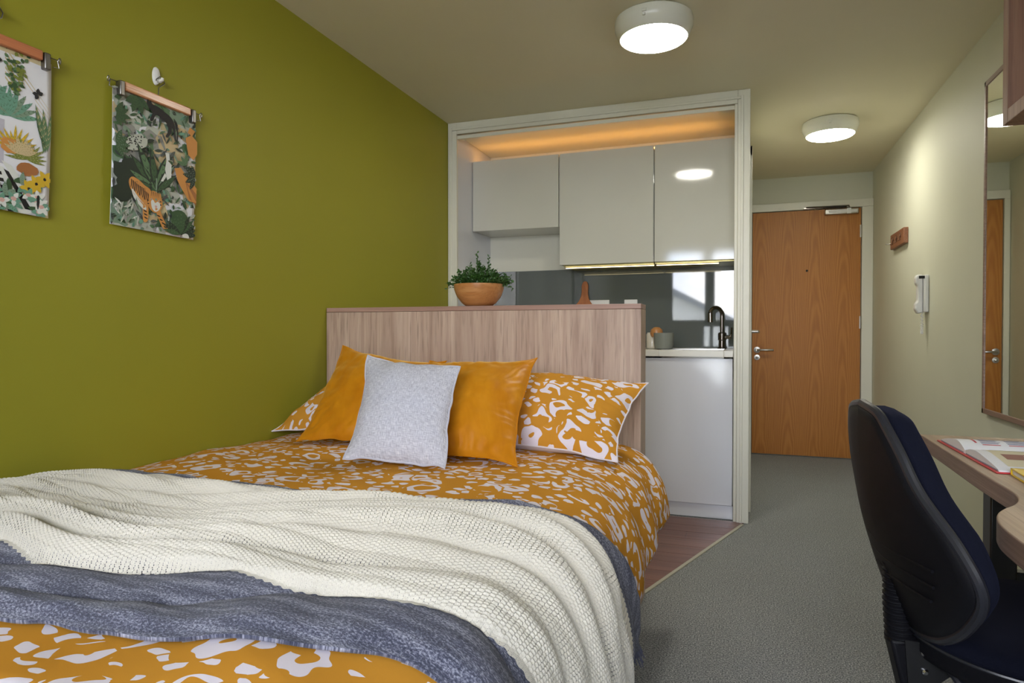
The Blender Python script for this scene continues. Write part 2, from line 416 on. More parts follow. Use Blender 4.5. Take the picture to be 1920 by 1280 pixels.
# kitchen frame
fr = MB()
fr.box(XL, YK-.012, 0, XL+.060, YK+.010, ZC).box(-.024, YK-.012, 0, .040, YK+.012, ZC).box(XL+.06, YK-.012, 2.268, -.024, YK+.010, ZC)
fr = tag(fr.build('trim_1', m_trim, bevel=.003), kind='structure')
bd = MB(); bd.box(XL+.012, YK-.020, 0, XL+.030, YK-.012, 2.308).box(-.008, YK-.020, 0, .006, YK-.012, 2.308).box(XL+.0305, YK-.020, 2.290, -.0085, YK-.012, 2.304)
bd.build('bead', m_trim, fr, bevel=.002)
rf = MB(); rf.box(-.040, YK-.004, .0, -.024, YK+.35, 2.27).box(XL+.060, YK-.004, 2.240, -.040, YK+.03, 2.262)
rf.build('lining', m_trim, fr, bevel=.002)

# vinyl planks and joint strip
vin = box('floor_vinyl', (XL, 2.5, 0, -.42, YB, .0015), m_vinyl); tag(vin, kind='structure')
def diagx(y): return -.354 + (y-2.618)*(.356/1.066)
ys = 2.50; k = 0
while ys < YK-.001:
    ye = min(ys+.122, YK)
    xs = [XL+.001, XL+.55+.31*(k % 3)]
    while xs[-1] < diagx(ys)-.12: xs.append(xs[-1]+.62)
    xs[-1] = 99
    for a, b in zip(xs[:-1], xs[1:]):
        r0, r1 = min(b, diagx(ys+.001))-.0015, min(b, diagx(ye-.001))-.0015
        if r0 <= a+.01: continue
        MB().prism([(a,ys+.001),(r0,ys+.001),(r1,ye-.001),(a,ye-.001)], .0005, .0035).build('vinyl_plank', m_vinyl, vin)
    ys = ye; k += 1
s0, s1 = Vector((diagx(2.46), 2.46)), Vector((.006, 3.70)); d = (s1-s0).normalized(); nrm = Vector((d.y, -d.x))*.011
tag(MB().prism([tuple(s0-nrm*.4), tuple(s0+nrm), tuple(s1+nrm), tuple(s1-nrm*.4)], 0, .006).build('trim_2', m_strip, bevel=.001), kind='structure')

# ---------------------------------------------------------------- doors
def lever(parent, x, y, z, sx, axis='Y', L=.13):
    """lever handle standing out along -Y (axis Y) or +X (axis X)"""
    f = (lambda a, b, c: (x+sx*a, y-b, z+c)) if axis == 'Y' else (lambda a, b, c: (x+b, y+sx*a, z+c))
    h = MB(); h.lathe([(.026,0),(.026,.006),(.010,.008),(.009,.05)] , (0,0,0), 20, axis='Z')
    V = [f(v[0], v[2], v[1]) for v in h.v]; h.v = V
    h.tube([f(0,.045,0), f(.02,.052,0), f(.05,.054,0), f(L,.054,0), f(L+.004,.05,0)], .0095, 10)
    return h.build('door_handle', m_steel, parent, smooth=True)
DX = .083
d1 = box('door_1', (DX+.002, YD-.030, .008, DX+.826, YD-.002, 2.050), m_door, bevel=.002); tag(d1, kind='structure')
d1.location = (0,0,0)
lever(d1, .125, YD-.032, .890, 1, 'Y', .12)
cy = MB(); cy.lathe([(.023,0),(.023,-.006),(.010,-.007),(.010,-.022),(.004,-.024)], (.125, YD-.030, .826), 20, axis='Y'); cy.build('cylinder_lock', m_steel, d1, smooth=True)
MB().lathe([(.009,0),(.009,-.004)], (.51, YD-.030, 1.55), 14, axis='Y').build('peephole', m_dark, d1)
for z in (1.86, 1.12, .22):
    h = MB(); h.tube([(DX+.832, YD-.034, z-.05), (DX+.832, YD-.034, z+.05)], .007, 10); h.box(DX+.818, YD-.034, z-.05, DX+.83, YD-.028, z+.05)
    h.build('hinge', m_steel, d1)
cl = MB().box(.640, YD-.075, 2.000, .885, YD-.030, 2.040)
cl.build('closer_body', m_steel, d1, bevel=.004)
MB().box(.668, YD-.080, 2.010, .875, YD-.072, 2.030).box(.800, YD-.088, 1.998, .830, YD-.07, 2.044).build('closer_cover', m_white, d1, bevel=.002)
MB().tube([(.815,YD-.085,2.05),(.815,YD-.085,2.062),(.50,YD-.070,2.066),(.50,YD-.045,2.066)], .006, 8).box(.48,YD-.066,2.055,.80,YD-.040,2.066).build('closer_arm', m_bronze, d1)
af = MB(); a0, a1 = YD-.040, YD
af.box(DX-.043, a0, 0, DX-.004, a1, 2.0555).box(DX+.832, a0, 0, XR-.001, a1, 2.0555).box(DX-.043, a0, 2.056, XR-.001, a1, 2.12)
tag(af.build('door_frame_1', m_trim, bevel=.003), kind='structure')
# bathroom door on the corridor's left wall
y0, y1 = 3.98, 4.86
d2 = box('door_2', (.036, y0+.05, .008, .044, y1-.05, 2.04), m_trim, bevel=.001); tag(d2, kind='structure')
lever(d2, .042, y0+.19, 1.04, 1, 'X', .11)
MB().tube([(.052, y1-.055, 1.78), (.052, y1-.055, 1.88)], .008, 8).build('hinge', m_steel, d2)
MB().box(.036,y0,0,.054,y0+.05,2.10).box(.036,y1-.05,0,.054,y1,2.10).box(.036,y0,2.045,.054,y1,2.10).build('architrave', m_trim, d2, bevel=.002)

# ---------------------------------------------------------------- kitchen
KZ = .935
def basecab(x0, x1, label, hinge=True):
    t = thing('base_cabinet', label, 'cabinet', ((x0+x1)/2, YK+.3, 0), 'kitchen base cabinets' if not hinge else None)
    MB().box(x0, YK+.036, .085, x1, YB-.01, KZ-.16).build('body', m_glosscab, t)
    box('door', (x0+.003, YK+.014, .082, x1-.003, YK+.034, KZ-.045), m_gloss, t, bevel=.002)
    box('plinth', (x0, YK+.03, 0.004, x1, YK+.045, .078), m_gloss, t)
    return t
basecab(-.52, -.042, 'white gloss base cabinet under the sink, right of the headboard')
basecab(-1.10, -.522, 'white gloss base cabinet in the middle, below the chopping board', False)
basecab(-1.685, -1.102, 'white gloss base cabinet next to the green wall, below the niche', False)
wt = thing('worktop', 'white kitchen worktop with inset sink behind the headboard', 'worktop', (-.86, YK+.3, KZ-.038))
wm = MB(); SX0, SX1, SY0, SY1 = -.44, -.09, YK+.10, YK+.40
wm.box(XL+.056, YK-.006, KZ-.036, SX0, YB-.008, KZ).box(SX1, YK-.006, KZ-.036, -.042, YB-.008, KZ).box(SX0, YK-.006, KZ-.036, SX1, SY0, KZ).box(SX0, SY1, KZ-.036, SX1, YB-.008, KZ)
wm.build('slab', m_worktop, wt, bevel=.002)
sk = MB(); t_ = .004
sk.box(SX0, SY0, KZ-.15, SX1, SY1, KZ-.146).box(SX0, SY0, KZ-.146, SX0+t_, SY1, KZ+.001).box(SX1-t_, SY0, KZ-.146, SX1, SY1, KZ+.001).box(SX0, SY0, KZ-.146, SX1, SY0+t_, KZ+.001).box(SX0, SY1-t_, KZ-.146, SX1, SY1, KZ+.001)
sk.build('sink_bowl', m_steel, wt)
# splashback
sp = box('splashback', (XL+.054, YB-.008, KZ+.001, -.024, YB-.001, 1.462), m_splash, bevel=.001)
tag(sp, 'dark grey glass splashback reflecting the window above worktop', 'splashback')
# wall cabinets
def wallcab(x0, x1, z0, z1, label, gr=None):
    t = thing('wall_cabinet', label, 'cabinet', ((x0+x1)/2, 4.16, z0), gr)
    MB().box(x0, 4.022, z0+.004, x1, YB-.002, z1).build('body', m_glosscab, t)
    box('door', (x0+.002, 4.0, z0, x1-.002, 4.020, z1+.002), m_glosscab, t, bevel=.0015)
    return t
wallcab(XL+.054, -1.096, 1.703, 2.160, 'short white gloss wall cabinet at left above the open niche')
c2 = wallcab(-1.092, -.504, 1.460, 2.160, 'tall white gloss wall cabinet in the middle over the chopping board')
c3 = wallcab(-.500, -.026, 1.460, 2.160, 'tall white gloss wall cabinet at right reflecting ceiling lamps over the sink')
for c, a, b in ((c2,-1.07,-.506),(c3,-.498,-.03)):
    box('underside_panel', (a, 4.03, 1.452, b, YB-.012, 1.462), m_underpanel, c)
    box('light_strip', (a+.005, 4.066, 1.4440, min(b-.002, -.13), 4.071, 1.4475), m_under, c)
ls = box('cove_light', (XL+.085, 4.075, 2.163, -.13, 4.090, 2.172), m_cove); tag(ls, 'warm amber strip light lying on top of the wall cabinets', 'light')
# socket plates
for x, lab, w_ in ((-.905,'white wall socket right beside the chopping board',.146),(-.69,'narrow white wall switch plate near headboard right end',.086)):
    t = thing('wall_socket', lab, 'socket', (x, YB-.008, 1.20))
    pq = box('plate', (x-w_/2, YB-.019, 1.165, x+w_/2, YB-.009, 1.252), m_white, t, bevel=.003)
    for q in ((-.035,.035) if w_ > .1 else (0,)): box('rocker', (x+q-.006, YB-.023, 1.215, x+q+.006, YB-.018, 1.235), m_white, pq, bevel=.001)
# chopping board leaning on the splashback
def boardpoly():
    pts = catmull([(-.105,0),(-.108,.10),(-.105,.22),(-.088,.265),(-.052,.295),(-.030,.33),(-.022,.37),(-.022,.42),(-.012,.445),(0,.45)], 5)
    L = [tuple(p) for p in pts]; return L + [(-x, y) for x, y in L[::-1][1:]]
Mx = Matrix.Translation((-.995, YB-.105, KZ+.001)) @ Matrix.Rotation(-.17, 4, 'X') @ Matrix.Rotation(PI/2, 4, 'X')
cb = thing('chopping_board', 'wooden chopping board with a handle leaning on grey splashback', 'chopping board', (-.995, YB-.105, KZ))
MB().prism(boardpoly(), -.018, 0, M=Mx).build('blade', m_board, cb, bevel=.003)
# tap
TX, TY = -.113, 4.10
tp = thing('kitchen_tap', 'dark chrome kitchen tap with arched spout standing at the sink', 'tap', (TX, TY+.07, KZ))
b = MB(); b.lathe([(.026,0),(.026,.008),(.019,.012),(.018,.05),(.022,.055),(.022,.095),(.016,.10)], (TX, TY+.07, KZ), 20); b.build('tap_body', m_bronze, tp, smooth=True)
arc = [(TX, TY+.07, KZ+.09), (TX, TY+.07, KZ+.20)]
for k in range(11):
    a = PI*k/10*.92; arc.append((TX-.033*(1-math.cos(a)), TY+.07-.045*(1-math.cos(a)), KZ+.205+.045*math.sin(a)))
MB().tube(arc, .0115, 12).build('spout', m_bronze, tp, smooth=True)
e = arc[-1]; MB().tube([e, (e[0]+.001, e[1], e[2]-.055)], [.0145,.0155], 12).build('spray_head', m_bronze, tp, smooth=True)
MB().tube([(TX+.015,TY+.07,KZ+.072),(TX+.05,TY+.07,KZ+.072),(TX+.055,TY+.07,KZ+.09),(TX+.057,TY+.068,KZ+.13)], [.013,.012,.005,.0045], 10).build('lever', m_bronze, tp, smooth=True)
# mug / pot and bread basket on the worktop
pt = thing('utensil_pot', 'grey ceramic pot standing on white worktop by the sink', 'pot', (-.440, 3.90, KZ))
MB().lathe([(.040,0),(.052,.004),(.056,.03),(.058,.096),(.054,.096),(.051,.012),(.001,.010)], (-.430, 3.90, KZ+.001), 32, capt=False).build('pot_wall', m_frosted, pt, smooth=True)
jr = thing('spice_jar', 'small glass jar with amber wooden lid partly hidden by the headboard', 'jar', (-.50, 4.05, KZ))
MB().lathe([(.032,0),(.036,.004),(.036,.085),(.030,.098)], (-.515, 4.05, KZ+.001), 24).build('jar_wall', Mat('pale jar', srgb(206,200,186), .15).m, jr, smooth=True)
MB().lathe([(.031,0),(.036,.005),(.040,.02),(.034,.045),(.018,.058),(.008,.06)], (-.515+.028, 4.03, KZ+.072), 24).build('lid', m_bowl, jr, smooth=True)

# ---------------------------------------------------------------- ceiling lamps
def lamp(x, y, label):
    t = thing('ceiling_lamp', label, 'lamp', (x, y, ZC-.09))
    MB().lathe([(.150,0),(.158,-.006),(.161,-.022),(.160,-.042),(.156,-.050),(.144,-.078),(.138,-.084),(.134,-.082)], (x,y,ZC-.001), 64, capt=False).build('housing', m_lampbody, t, smooth=True)
    MB().lathe([(.135,-.080),(.130,-.090),(.10,-.0965),(.06,-.0995),(.001,-.1005)], (x,y,ZC), 64, capb=False).build('diffuser', m_lens, t, smooth=True)
    MB().box(x-.026, y-.165, ZC-.040, x-.008, y-.158, ZC-.028).box(x-.024,y-.163,ZC-.055,x-.012,y-.155,ZC-.045).build('catch', m_lampbody, t, bevel=.002)
lamp(-.352, 2.775, 'round white ceiling lamp, the larger nearer one above the bed')
lamp(.512, 4.480, 'round white ceiling lamp over the corridor near the door')

# ---------------------------------------------------------------- right wall: mirror, hook plaque, door phone
mi = thing('wall_mirror', 'tall rectangular wall mirror in slim brown wooden frame on right wall', 'mirror', (XR, 2.9, .68))
my0, my1, mz0, mz1, mx = 2.45, 3.312, .688, 2.100, XR-.022
f = MB(); f.box(mx, my1-.018, mz0, XR-.001, my1, mz1).box(mx, my0, mz0, XR-.001, my0+.018, mz1).box(mx, my0, mz0, XR-.001, my1, mz0+.022).box(mx, my0, mz1-.02, XR-.001, my1, mz1)
f.build('frame', m_deskedge, mi, bevel=.002)
box('glass', (mx+.004, my0+.015, mz0+.018, XR-.002, my1-.015, mz1-.016), m_mirror, mi)
hk = thing('hook_rack', 'small brown wooden hook plaque on the right wall near the door', 'hook rack', (XR, 4.9, 1.6))
box('plaque', (XR-.028, 4.745, 1.606, XR-.001, 5.135, 1.706), m_plaque, hk, bevel=.003)
m_hookmetal = plain('aged hook metal', srgb(120,90,70), .5, .6)
for k in range(3):
    y = 4.83+k*.11
    MB().tube([(XR-.028,y,1.672),(XR-.034,y,1.668),(XR-.036,y,1.650),(XR-.034,y,1.636),(XR-.040,y,1.630),(XR-.046,y+.003,1.638)], .0035, 8).build('hook', m_hookmetal, hk, smooth=True)
    MB().lathe([(.016,0),(.016,-.003)], (XR-.0285, y, 1.668), 14, axis='X').build('hook_plate', m_hookmetal, hk)
MB().tube([(XR-.028,5.128,1.648),(XR-.050,5.134,1.645),(XR-.058,5.136,1.650)], .0035, 8).build('peg', m_steel, hk, smooth=True)
ph = thing('door_phone', 'white intercom handset hanging on right wall with a coiled cord', 'intercom', (XR, 4.30, 1.14))
py = 4.300
MB().box(XR-.022, py-.052, 1.150, XR-.001, py+.046, 1.362).build('base_plate', m_white, ph, bevel=.006, seg=3)
hs = MB().prism([(XR-.022,1.148),(XR-.022,1.364),(XR-.050,1.366),(XR-.060,1.350),(XR-.058,1.315),(XR-.048,1.300),(XR-.048,1.215),(XR-.060,1.200),(XR-.062,1.168),(XR-.048,1.142)], py-.020, py+.034)
hs.v = [(a, c, b_) for a, b_, c in hs.v]
hs.build('handset', m_white, ph, bevel=.008, seg=3)
MB().box(XR-.050, py-.048, 1.340, XR-.018, py-.044, 1.356).build('hook_switch', m_dark, ph)
co = []
for k in range(170):
    u = k/169; a = k*.75; z = 1.150-.120*math.sin(u*PI)**.8 if u < .5 else 1.150-.120*math.sin(u*PI)**.8
    co.append((XR-.026+.006*math.cos(a), py-.012+.030*(u-.5)+.004*math.sin(a), z+.0035*math.sin(a)))
MB().tube(co, .0017, 5).build('coiled_cord', m_white, ph, smooth=True)

# ---------------------------------------------------------------- overhead shelf, desk
sh = thing('overhead_shelf', 'oak laminate open shelf box on the right wall above the desk', 'shelf', (XR, 1.5, 1.577))
sx, sy0, sy1, sz0, sz1, st = .650, .75, 2.07, 1.577, 2.20, .036
box('side_panel', (sx, sy1-st, sz0, XR-.001, sy1, sz1), m_shelf, sh, bevel=.0015)
box('side_panel', (sx, sy0, sz0, XR-.001, sy0+st, sz1), m_shelf, sh, bevel=.0015)
box('bottom_panel', (sx, sy0+st, sz0, XR-.001, sy1-st, sz0+st), m_shelf, sh, bevel=.0015)
box('top_panel', (sx, sy0+st, sz1-st, XR-.001, sy1-st, sz1), m_shelf, sh, bevel=.0015)
box('back_panel', (XR-.012, sy0+st, sz0+st, XR-.001, sy1-st, sz1-st), m_shelf, sh)
DZ = .730
dk = thing('desk', 'oak laminate desk with a curved front edge and black steel legs', 'desk', (.8, 1.3, 0))
edge = catmull([(.500,2.20),(.494,1.95),(.487,1.70),(.485,1.56),(.484,1.47),(.474,1.415),(.452,1.365),(.424,1.325),(.402,1.285),(.388,1.24),(.381,1.19),(.380,1.12),(.382,1.0),(.384,.8),(.384,.5)], 6)
poly = [(.500,2.225)]+[tuple(p) for p in edge[1:]]+[(.384,.30),(XR-.002,.30),(XR-.002,2.225)]
ng = len(poly)
top = MB().prism(poly, DZ-.040, DZ); top.m = [0 if i < 2 else 1 for i in range(len(top.f))]
top.build('tabletop', [m_desk, m_deskedge], dk, bevel=.0025)
for x, y in ((.60,1.90),(.60,.55)):
    box('leg', (x-.028, y-.028, 0, x+.028, y+.028, DZ-.041), m_blacksteel, dk, bevel=.004)
    box('foot_rail', (x-.03, y-.03, 0.0, XR-.05, y+.03, .03), m_blacksteel, dk, bevel=.004)
    box('crossbar', (x+.028, y-.02, DZ-.085, XR-.03, y+.02, DZ-.042), m_blacksteel, dk, bevel=.003)
box('lower_panel', (.632, 1.905, .032, XR-.04, 1.935, .445), m_blacksteel, dk, bevel=.003)

# books on the desk
bk = thing('open_book', 'open magazine style book with red cover lying on the desk', 'book', (.75, 1.87, DZ))
def page(y0, y1, x0, x1, rise, seedk, spine_at_y0):
    n = 16; P = np.zeros((n, 2, 3))
    for i in range(n):
        t = i/(n-1); u = t if spine_at_y0 else 1-t
        z = DZ+.006+rise*(math.sin(min(1,u*2.2)*PI/2)*(1-u)**.7*1.6)+.006*(1-u)
        P[i,0] = (x0, y0+(y1-y0)*t, z); P[i,1] = (x1, y0+(y1-y0)*t, z)
    return P
def bookblock(y0, y1, x0, x1, rise, spine0):
    P = page(y0, y1, x0, x1, rise, 0, spine0); n = len(P); V = []; F = []
    for i in range(n):
        V += [tuple(P[i,0]), tuple(P[i,1]), (P[i,1,0],P[i,1,1],DZ+.0035), (P[i,0,0],P[i,0,1],DZ+.0035)]
    for i in range(n-1):
        a, c = i*4, i*4+4
        F += [(a,a+1,c+1,c),(a+1,a+2,c+2,c+1),(a+2,a+3,c+3,c+2),(a+3,a,c,c+3)]
    F += [(0,3,2,1), ((n-1)*4,(n-1)*4+1,(n-1)*4+2,(n-1)*4+3)]
    return MB().add(V, F), P
m_pageedge = plain('page edges', srgb(150,152,168), .8)
yc = 1.880
box('cover', (.513, 1.648, DZ+.0005, .80, 2.095, DZ+.0035), m_red, bk, bevel=.001)
b1, P1 = bookblock(yc+.002, 2.085, .520, .79, .016, True); pg1 = b1.build('page_block', [m_paper], bk, smooth=True)
b2, P2 = bookblock(1.655, yc-.002, .520, .79, .012, False); pg2 = b2.build('page_block', [m_paper], bk, smooth=True)
MB().box(.5192,yc+.01,DZ+.004,.5196,2.08,DZ+.0065).box(.5192,1.66,DZ+.004,.5196,yc-.01,DZ+.0065).build('page_edges', m_pageedge, bk)
m_ink = plain('grey print', srgb(120,120,150), .7); m_inkred = plain('red print', srgb(190,40,60), .7)
m_pic = [plain('photo cream', srgb(216,206,176), .6), plain('photo brown', srgb(150,104,92), .6), plain('photo pink', srgb(214,176,186), .6), plain('photo dark', srgb(84,74,66), .6)]
def strip(P, u0, u1, x0, x1, mb_, mi, lift=.0004):
    n = len(P); k0, k1 = u0*(n-1), u1*(n-1)
    ks = [k0]+[k for k in range(n) if k0 < k < k1]+[k1]; V = []
    for k in ks:
        i = min(int(k), n-2); t = k-i; c = P[i,0]*(1-t)+P[i+1,0]*t
        V += [(x0, c[1], c[2]+lift), (x1, c[1], c[2]+lift)]
    mb_.add(V, [(2*i,2*i+1,2*i+3,2*i+2) for i in range(len(ks)-1)], mi)
pr = MB()
strip(P1, .2, .8, .553, .558, pr, 1)
for col in range(4):
    for j in range(16):
        x0 = .566+col*.055; ln = .046*(.75+.25*random.random())
        strip(P1, .14+j*.045, .14+j*.045+.02, x0, x0+ln, pr, 1 if (j in (0,) or (col == 3 and j % 5 == 0)) else 0)
pr.build('printed_text', [m_ink, m_inkred], pg1)
pr = MB()
strip(P2, .12, .95, .545, .785, pr, 0)
strip(P2, .35, .55, .56, .62, pr, 1, .0008); strip(P2, .15, .5, .60, .70, pr, 2, .0010); strip(P2, .6, .8, .66, .78, pr, 1, .0008); strip(P2, .2, .42, .70, .77, pr, 3, .0012); strip(P2, .84, .9, .56, .78, pr, 3, .0008)
pr.build('printed_photo', m_pic, pg2)
yb = thing('yellow_book', 'closed yellow book lying on the desk in front of open book', 'book', (.70, 1.56, DZ))
Mr = Matrix.Translation((.536, 1.642, DZ)) @ Matrix.Rotation(math.radians(-3), 4, 'Z')
def rb(name, b, m, par, bev=.0006):
    return MB().box(*b, M=Mr).build(name, m, par, bevel=bev)
rb('back_cover', (0,-.19,.0005,.26,0,.003), m_yellow, yb)
rb('page_block', (.003,-.187,.003,.257,-.003,.013), m_paper, yb)
rb('front_cover', (0,-.19,.013,.26,0,.0155), m_yellow, yb)
rb('spine', (0,-.0035,.0005,.26,.0,.0155), m_yellow, yb)

# ---------------------------------------------------------------- bed
hb = thing('headboard', 'tall pale oak laminate headboard between bed and kitchen', 'headboard', (-1.05, 2.5, 0))
HY, HX0, HX1, HZ = 2.457, XL+.003, -.354, 1.140
box('front_panel', (HX0, HY, .005, HX1, HY+.018, HZ-.020), m_oak, hb, bevel=.001)
box('top_panel', (HX0, HY, HZ-.019, HX1, HY+.125, HZ), m_oakedge, hb, bevel=.0012)
box('side_panel', (HX1-.018, HY+.0185, .003, HX1, HY+.125, HZ-.020), m_oak, hb, bevel=.001)
box('back_panel', (HX0, HY+.107, .003, HX1-.019, HY+.125, HZ-.020), m_oak, hb, bevel=.001)
bed = thing('bed', 'double bed with white mattress and oak base under the duvet', 'bed', (-1.05, 1.45, 0))
box('bed_base', (XL+.004, .48, 0.003, -.362, HY-.004, .335), m_oak, bed, bevel=.002)
MB().box(XL+.006, .47, .336, -.362, HY-.006, .606).build('mattress', plain('mattress ticking', srgb(220,220,220), .8), bed, bevel=.03, seg=4)
# duvet: profile across the bed swept along its length
PROF = catmull([(-1.738,.615),(-1.6,.632),(-1.2,.640),(-.8,.640),(-.55,.636),(-.42,.622),(-.34,.592),(-.29,.54),(-.262,.47),(-.25,.40),(-.25,.33),(-.255,.22),(-.26,.10)], 40)
PS = np.r_[0, np.cumsum(np.hypot(*np.diff(PROF, axis=0).T))]
PT = np.gradient(PROF, axis=0); PN = np.c_[-PT[:,1], PT[:,0]]; PN /= np.hypot(*PN.T)[:,None]
def prof(s): return np.interp(s, PS, PROF[:,0]), np.interp(s, PS, PROF[:,1]), np.interp(s, PS, PN[:,0]), np.interp(s, PS, PN[:,1])
def sstep(x, a, b): t = np.clip((x-a)/(b-a), 0, 1); return t*t*(3-2*t)
def duvet_h(s, y):
    h = .014*fbm(s*3.2, y*3.0, 11, 2)+.007*fbm(s*9+y*4, y*5, 5, 2)
    side = sstep(s, 1.35, 1.6)
    h += side*(.008*np.sin(y*15+2.2*np.sin(y*5+s*2)+s*1.5)+.010*fbm(y*7, s*3, 31, 2))*sstep(2.42-y, 0, .12)
    ridge = 1-np.abs(fbm(s*4+2*y, y*2.2, 77, 2))*4
    return h+.0015*np.clip(ridge, 0, 1)**3 + .004
def surf(S, Y, H):
    x, z, nx, nz = prof(S); return np.stack([x+nx*H, Y, z+nz*H], -1)
ns, ny = 300, 360
YF = .36
hemS = 1.672
U = np.linspace(0, 1, ns)[:,None]*np.ones((1,ny)); Yy = np.linspace(YF, 2.395, ny)[None,:]*np.ones((ns,1))
Smax = hemS - .075*sstep(2.4-Yy, .0, .9)*0 - .03*np.sin(Yy*6)*0
hem = 1.655+.055*sstep(2.05-Yy, 0, .5)
Sg = U*hem
Hh = duvet_h(Sg, Yy)
Pd = surf(Sg, Yy, Hh)
# foot end drops down and head end closes
foot = np.clip((.50-Yy)/.14, 0, 1); Pd[...,2] -= .26*foot**2; Pd[...,1] += .10*foot**2*foot
tuck = sstep(Yy, 2.36, 2.395); Pd[...,2] -= .018*tuck
edge_t = sstep(U, .985, 1.0); Pd[...,0] -= .012*edge_t
Pd[...,2] = np.maximum(Pd[...,2], np.where((Pd[...,0] < -.385) & (Yy > .5), .612, 0))
Pd[...,0] = np.maximum(Pd[...,0], XL+.004)
du = grid('duvet', Pd, m_leo, UV=np.stack([Sg, Yy], -1))
sm = du.modifiers.new('thickness', 'SOLIDIFY'); sm.thickness = .008; sm.offset = -1
tag(du, 'mustard duvet with white leopard print spread over the bed', 'duvet')

# grey heather blanket, then the cream knitted throw over it
def curve(pts):
    a = np.array(pts); f = catmull(a, 12); return lambda s: np.interp(s, f[:,0], f[:,1])
gU = curve([(0,1.275),(.194,1.300),(.45,1.280),(.71,1.272),(.9,1.268),(1.10,1.312),(1.24,1.378),(1.327,1.392),(1.40,1.405),(1.47,1.438),(1.54,1.475),(1.61,1.515),(1.70,1.58),(1.78,1.63)])
gL = curve([(0,.50),(.3,.53),(.5,.556),(.809,.588),(.892,.600),(1.005,.610),(1.17,.642),(1.276,.672),(1.327,.692),(1.40,.704),(1.5,.715),(1.78,.75)])
wU = curve([(0,1.085),(.13,1.131),(.286,1.200),(.5,1.19),(.754,1.16),(.918,1.160),(1.1,1.203),(1.257,1.285),(1.325,1.310),(1.40,1.325),(1.465,1.330),(1.54,1.335),(1.61,1.345),(1.71,1.375),(1.88,1.42)])
wL = curve([(0,.86),(.2,.82),(.4,.775),(.557,.749),(.735,.712),(.892,.766),(.976,.787),(1.119,.769),(1.186,.785),(1.298,.789),(1.364,.815),(1.409,.832),(1.473,.846),(1.6,.855),(1.88,.87)])
def fold(q, sharp=.75): return np.abs(np.sin(PI*q))**sharp
def grey_h(s, y):
    t = (y-gL(s))/(gU(s)-gL(s))
    e = sstep(t, 0, .05)*sstep(1-t, 0, .05)
    q = t*7.0+.6*np.sin(1.6*s+2*t+.6)+.45*np.sin(3.9*s-3*t+1)+.15*np.sin(8*s+5*t)
    f = fold(q)*(.35+.9*np.clip(vnoise(s*1.6, t*4, 41)+.5, 0, 1))
    return .006+.014*np.exp(-((t-.955)/.035)**2)+e*(.003+.018*f*(.5+.5*sstep(.55-t, -.2, .2)))+.0035*fbm(s*14, y*30, 9, 2)*e
def white_f(s, t):
    q = t*6.6+.62*np.sin(1.9*s+.9+1.6*t)+.40*np.sin(3.7*s-2.6*t+2)+.18*np.sin(7.1*s+4*t+.5)+.09*np.sin(13*s-7*t)
    amp = .95+.40*np.sin(2.3*s+5.1*t+1)+.22*np.sin(5.3*s-9*t)
    f = fold(q, .62)*amp
    q2 = t*12+.7*np.sin(2.9*s+3*t+4)+.4*np.sin(6.3*s-4*t)
    return (.039*f+.006*fold(q2, .9))*(.35+.65*sstep(1-t, .02, .22))*(.45+.55*sstep(t, 0, .16))
ns, ny = 520, 260
s_ = np.linspace(.0, 1.755, ns)[:,None]*np.ones((1,ny)); t_g = np.linspace(0, 1, ny)[None,:]*np.ones((ns,1))
wob = .006*fbm(s_*9, t_g*0, 15, 2)
Yg = gL(s_)+(gU(s_)-gL(s_))*t_g+wob
Hg = duvet_h(s_, Yg)+grey_h(s_, Yg)
Pg = surf(s_, Yg, Hg); Pg[...,0] = np.maximum(Pg[...,0], XL+.004)
gb = thing('grey_blanket', 'charcoal blue heather blanket laid across the bed under cream throw', 'blanket', (-1.0, .95, .64))
gg = grid('cloth', Pg, m_grey, gb, UV=np.stack([s_, Yg], -1))
sm = gg.modifiers.new('thickness', 'SOLIDIFY'); sm.thickness = .005; sm.offset = 0
fm = MB(); end = Pg[-1]
for k in range(0, 260):
    j = min(ny-1, int(k/260*ny)); c = end[j]; dx, dy = random.uniform(-.012,.018), random.uniform(-.012,.012)
    fm.tube([tuple(c), (c[0]+dx*.4, c[1]+dy*.5, c[2]-.014), (c[0]+dx, c[1]+dy, c[2]-random.uniform(.024,.038))], [.0022,.0024,.0012], 5)
fr_ = fm.build('fringe', m_grey, gb, smooth=True); fr_['kind'] = 'stuff'

ns, ny = 1440, 460
s_ = np.linspace(.0, 1.885, ns)[:,None]*np.ones((1,ny)); t_w = np.linspace(0, 1, ny)[None,:]*np.ones((ns,1))
wid = wU(s_)-wL(s_)
Yw_ = wL(s_)+wid*t_w + .0015*np.sin(s_*2*PI/.0176)*(sstep(t_w,.96,1)+sstep(1-t_w,.96,1))
ee = sstep(t_w, 0, .035)*sstep(1-t_w, 0, .02)
lin = white_f(s_, t_w)*(1-.55*sstep(s_, 1.38, 1.56))
gsm = .010+.008*sstep(s_,0,.1)*sstep(1-t_w,.02,.2)*(1-.7*sstep(s_,1.38,1.56))
H0 = duvet_h(s_, Yw_)+gsm+ee*(.006+lin)-.006*(1-ee)
arc = np.concatenate([np.zeros((ns,1)), np.cumsum(np.hypot(np.diff(Yw_, axis=1), np.diff(H0, axis=1)), axis=1)], 1)
ker = np.hanning(151); ker /= ker.sum()
vt = np.stack([np.convolve(np.pad(arc[:,j], 75, mode='edge'), ker, 'valid') for j in range(ny)], 1)
cell = np.cos(2*PI*vt/KQ+PI*np.floor(s_/KP))
rz = sstep(t_w, .77, .83)
ribs = np.sqrt(np.abs(np.sin(PI*s_/KP)))*(1-rz)+rz*1.6*np.abs(np.sin(PI*s_/.0096))**.6
ribamt = .45+.5*rz
kn = .0021*ribamt*ribs+.0010*(-cell)*(1-rz)
